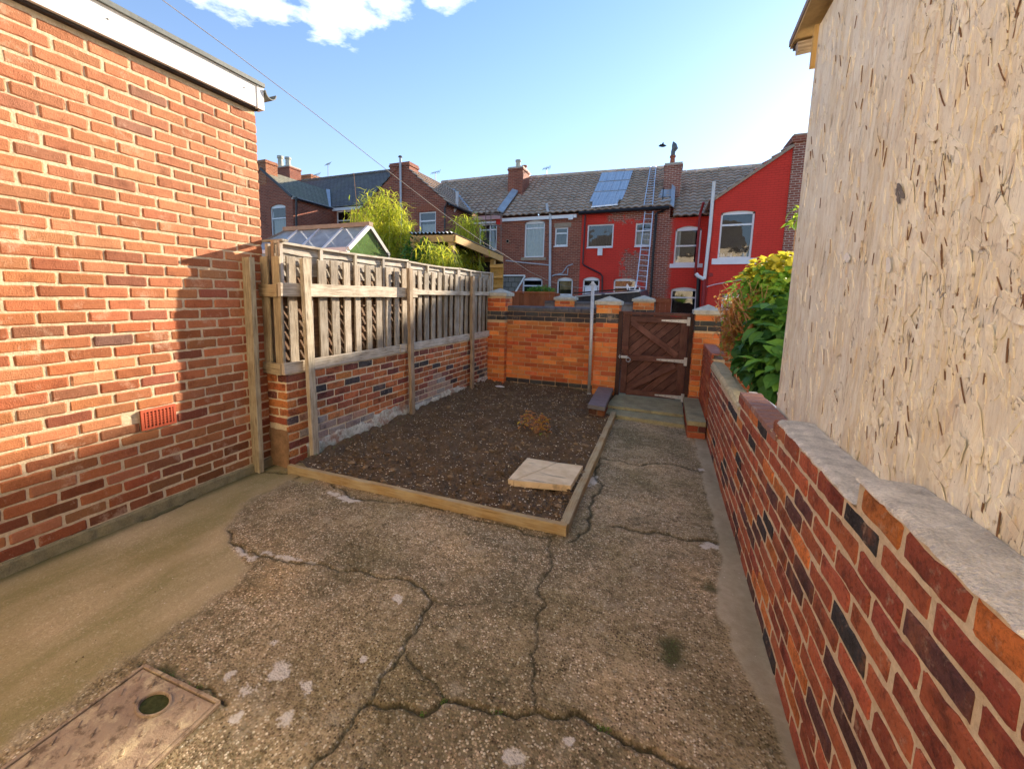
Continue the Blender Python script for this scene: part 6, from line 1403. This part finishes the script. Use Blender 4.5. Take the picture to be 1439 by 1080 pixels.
bush('yellow_leaved_shrub', 'tall shrub with bright yellow top leaves against the red house', 'shrub', [(S3(1068, 410, 5.0), .26), (S3(1085, 395, 5.0), .24), (S3(1100, 415, 4.8), .3), (S3(1082, 440, 4.9), .24), (S3(1090, 375, 5.0), .14), (S3(1068, 385, 5.0), .13), (S3(1105, 385, 4.9), .2),  (S3(1100, 450, 4.8), .3)], 1600, .085, .062, 'leaf_fresh', 10, lambda rr, o: (rr.random(), (.75+.25*rr.random()) if o.z > 1.83+rr.uniform(-.1, .1) else (.5*rr.random() if rr.random() < .3 else 0), 0))
bush('climbing_sprig', 'little leafy sprig against the tall brick breast beside the shed edge', 'plant', [(S3(1123, 300, 6.0), .1), (S3(1119, 312, 6.0), .06)], 46, .09, .05, 'leaf_fresh', 12, lambda rr, o: (rr.random(), .4*rr.random(), 0))
dt = thing('dry_shrub', 'dry reddish brown shrub of bare twigs behind the hinge side gate pier', 'shrub', tuple(Vector((S3(1040, 480, 5.9).x, 5.9, 0)))); rr = random.Random(14); ms, ml = MB(), MB()
for i in range(110):
    b = S3(rr.uniform(1032, 1075), rr.uniform(485, 515), rr.uniform(4.6, 5.3)); e = S3(rr.uniform(1003, 1082), rr.uniform(392, 470), b.y+rr.uniform(-.3, .3)); md = (b+e)/2+Vector((rr.uniform(-.1, .1), 0, rr.uniform(0, .12))); ms.tube([b, md, e], [.006, .0045, .002], 'twig', 4)
    for j in range(rr.randint(3, 12)):
        s = rr.uniform(.3, 1); o = b*(1-s)+e*s+Vector((rr.gauss(0, .03), rr.gauss(0, .03), rr.gauss(0, .03))); a = rr.uniform(0, 6.28)
        if o.z < 1.65 or rr.random() < .35: leafmesh(ml, o, (math.cos(a), math.sin(a), rr.uniform(-1, .5)), (0, 0, 1), rr.uniform(.03, .06), .025, 'leaf_dry', (rr.random(), .2*rr.random(), 0), .4, .4, 2)
for i in range(1500):
    o = S3(rr.triangular(1006, 1076, 1034), rr.triangular(402, 505, 470), rr.uniform(4.6, 5.5)); a = rr.uniform(0, 6.28); leafmesh(ml, o, (math.cos(a), math.sin(a), rr.uniform(-1, .5)), (0, 0, 1), rr.uniform(.03, .06), .025, 'leaf_dry' if rr.random() < .75 else 'leaf_fresh', (rr.random(), .2*rr.random(), 0), .4, .4, 2)
part(ms, 'twigs', dt); part(ml, 'leaves', dt)
# pipe seen through the shrub, pale board beside the wall
mb = MB(); mb.tube([S3(1012, 449, 6.3), S3(1050, 449, 6.3)], .03, 'grey_plastic', 8); tag(mb.build('grey_pipe'), 'short horizontal grey pipe behind the dry shrub', 'pipe')
mb = MB(); mb.beam((.655, 2.98, .9), (.645, 3.62, .87), .05, .02, 'white_paint', col=(1, 1, 1)); tag(mb.build('white_board'), 'narrow white board laid along the wall top beside the broad leaved climber', 'board')
# yard wall of the right neighbour, behind the shrubs
mb = MB(); mb.box(.72, 4.5, 6.9, 7.1, 0, 1.3, 'orange_brick'); tag(mb.build('boundary_wall'), 'brick wall half hidden behind the dry and yellow leaved shrubs', 'wall')
# ================================================================== UNSEEN HOUSE ADDED AT THE CAMERA'S BACK (pale wall bounces sun into the yard)
simple('cream_bounce_render', (.8, .7, .55), .9, var=.08, nscale=2)  # cream picked so the added wall throws fill light forward
hr = thing('terraced_house', 'unseen house added behind the camera, its cream wall bouncing sunlight into the yard', 'house', (-1.3, -1.2, 0))
hs = [(-1.2, .1, 3.2, 4.5, 0), (-2.6, -1.7, 0, 2.05, 0), (-.6, .5, 1.0, 2.2, 0)]
mb = MB(); facade(mb, -7.5, 5, 0, 5.3, -1.2, hs, 'cream_bounce_render', rev=-.3); part(mb, 'wall', hr)
mb = MB(); mb.quad((-7.5, -.95, 5.25), (5, -.95, 5.25), (5, -5, 8), (-7.5, -5, 8), 'slate'); mb.quad((-7.5, -9, 5.25), (5, -9, 5.25), (5, -5, 8), (-7.5, -5, 8), 'slate'); part(mb, 'roof', hr)
for h in hs: mb = MB(); mb.box(h[0], h[1], -1.45, -1.4, h[2], h[3], 'white_upvc'); mb.box(h[0]+.08, h[1]-.08, -1.399, -1.395, h[2]+.08, h[3]-.08, 'room_dark'); part(mb, 'window', hr)
# ================================================================== LIGHT, SKY, RENDER
w = bpy.data.worlds.new('World'); sc.world = w; w.use_nodes = True; nt = w.node_tree; nt.nodes.clear()
SUN_AZ, SUN_EL = D(20), D(18.0)
N = nt.nodes.new; Lk = nt.links.new
sky = N('ShaderNodeTexSky'); sky.sky_type = 'NISHITA'; sky.sun_disc = False; sky.sun_elevation = SUN_EL; sky.sun_rotation = SUN_AZ; sky.air_density = 1.0; sky.dust_density = .12; sky.air_density = .9; sky.ozone_density = 3.5
bg = N('ShaderNodeBackground'); bg.inputs['Strength'].default_value = .05; out = N('ShaderNodeOutputWorld')
# a real patch of cumulus high in the sky (world direction space)
tc = N('ShaderNodeTexCoord'); nz = N('ShaderNodeTexNoise'); nz.inputs['Scale'].default_value = 6; nz.inputs['Detail'].default_value = 9; nz.inputs['Roughness'].default_value = .6
sp_ = N('ShaderNodeSeparateXYZ'); Lk(tc.outputs['Generated'], sp_.inputs[0])
def mth(op, a, b=0.0, cl=False):
    nd = N('ShaderNodeMath'); nd.operation = op; nd.use_clamp = cl
    for i, v in enumerate((a, b)):
        if isinstance(v, bpy.types.NodeSocket): Lk(v, nd.inputs[i])
        else: nd.inputs[i].default_value = v
    return nd.outputs[0]
zc = mth('MAXIMUM', sp_.outputs[2], .05); cx_ = mth('DIVIDE', sp_.outputs[0], zc); cy2 = mth('DIVIDE', sp_.outputs[1], zc)
cv = N('ShaderNodeCombineXYZ'); Lk(cx_, cv.inputs[0]); Lk(cy2, cv.inputs[1]); nz.inputs['Scale'].default_value = 4.2; Lk(cv.outputs[0], nz.inputs['Vector'])
dd = [ray(380, 14).normalized(), ray(480, 8).normalized(), ray(545, 0).normalized(), ray(620, -2).normalized(), ray(340, -10).normalized()]
env = None
for d_, (ra, rb) in zip(dd, ((.2, .13), (.27, .2), (.2, .13), (.13, .08), (.2, .14))):
    qx, qy = d_.x/d_.z, d_.y/d_.z
    ex = mth('DIVIDE', mth('SUBTRACT', cx_, qx), ra*1.1); ey = mth('DIVIDE', mth('SUBTRACT', cy2, qy), rb*1.1)
    e = mth('SUBTRACT', 1.0, mth('SQRT', mth('ADD', mth('MULTIPLY', ex, ex), mth('MULTIPLY', ey, ey))))
    env = e if env is None else mth('MAXIMUM', env, e)
cl = mth('MULTIPLY', mth('ADD', mth('MULTIPLY', env, .9), mth('MULTIPLY', mth('SUBTRACT', nz.outputs[0], .56), 2.6)), 1.4, True)
cl = mth('MULTIPLY', cl, mth('MULTIPLY', mth('ADD', env, .45), 3.0, True))
mx = N('ShaderNodeMix'); mx.data_type = 'RGBA'; Lk(cl, mx.inputs[0])
vf = mth('MULTIPLY', mth('POWER', mth('SUBTRACT', 1.0, mth('MAXIMUM', sp_.outputs[2], 0.0)), 3.2), .85, True)
mv = N('ShaderNodeMix'); mv.data_type = 'RGBA'; Lk(vf, mv.inputs[0]); Lk(sky.outputs[0], mv.inputs[6]); mv.inputs[7].default_value = (2.5, 2.72, 3.05, 1); Lk(mv.outputs[2], mx.inputs[6]); mx.inputs[7].default_value = (7.0, 7.2, 7.6, 1)
Lk(mx.outputs[2], bg.inputs['Color']); Lk(bg.outputs[0], out.inputs[0])
sl_ = bpy.data.lights.new('sun', 'SUN'); sl_.energy = 2.35; sl_.angle = D(.53); sl_.color = (1, .86, .68); so = bpy.data.objects.new('sun', sl_); COL.objects.link(so)
sd = Vector((math.sin(SUN_AZ)*math.cos(SUN_EL), math.cos(SUN_AZ)*math.cos(SUN_EL), math.sin(SUN_EL))); so.rotation_euler = (-sd).to_track_quat('-Z', 'Y').to_euler()
sc.view_settings.view_transform = 'Standard'; sc.view_settings.look = 'None'; sc.view_settings.gamma = 1; sc.view_settings.exposure = 2.75
sc.render.engine = 'CYCLES'
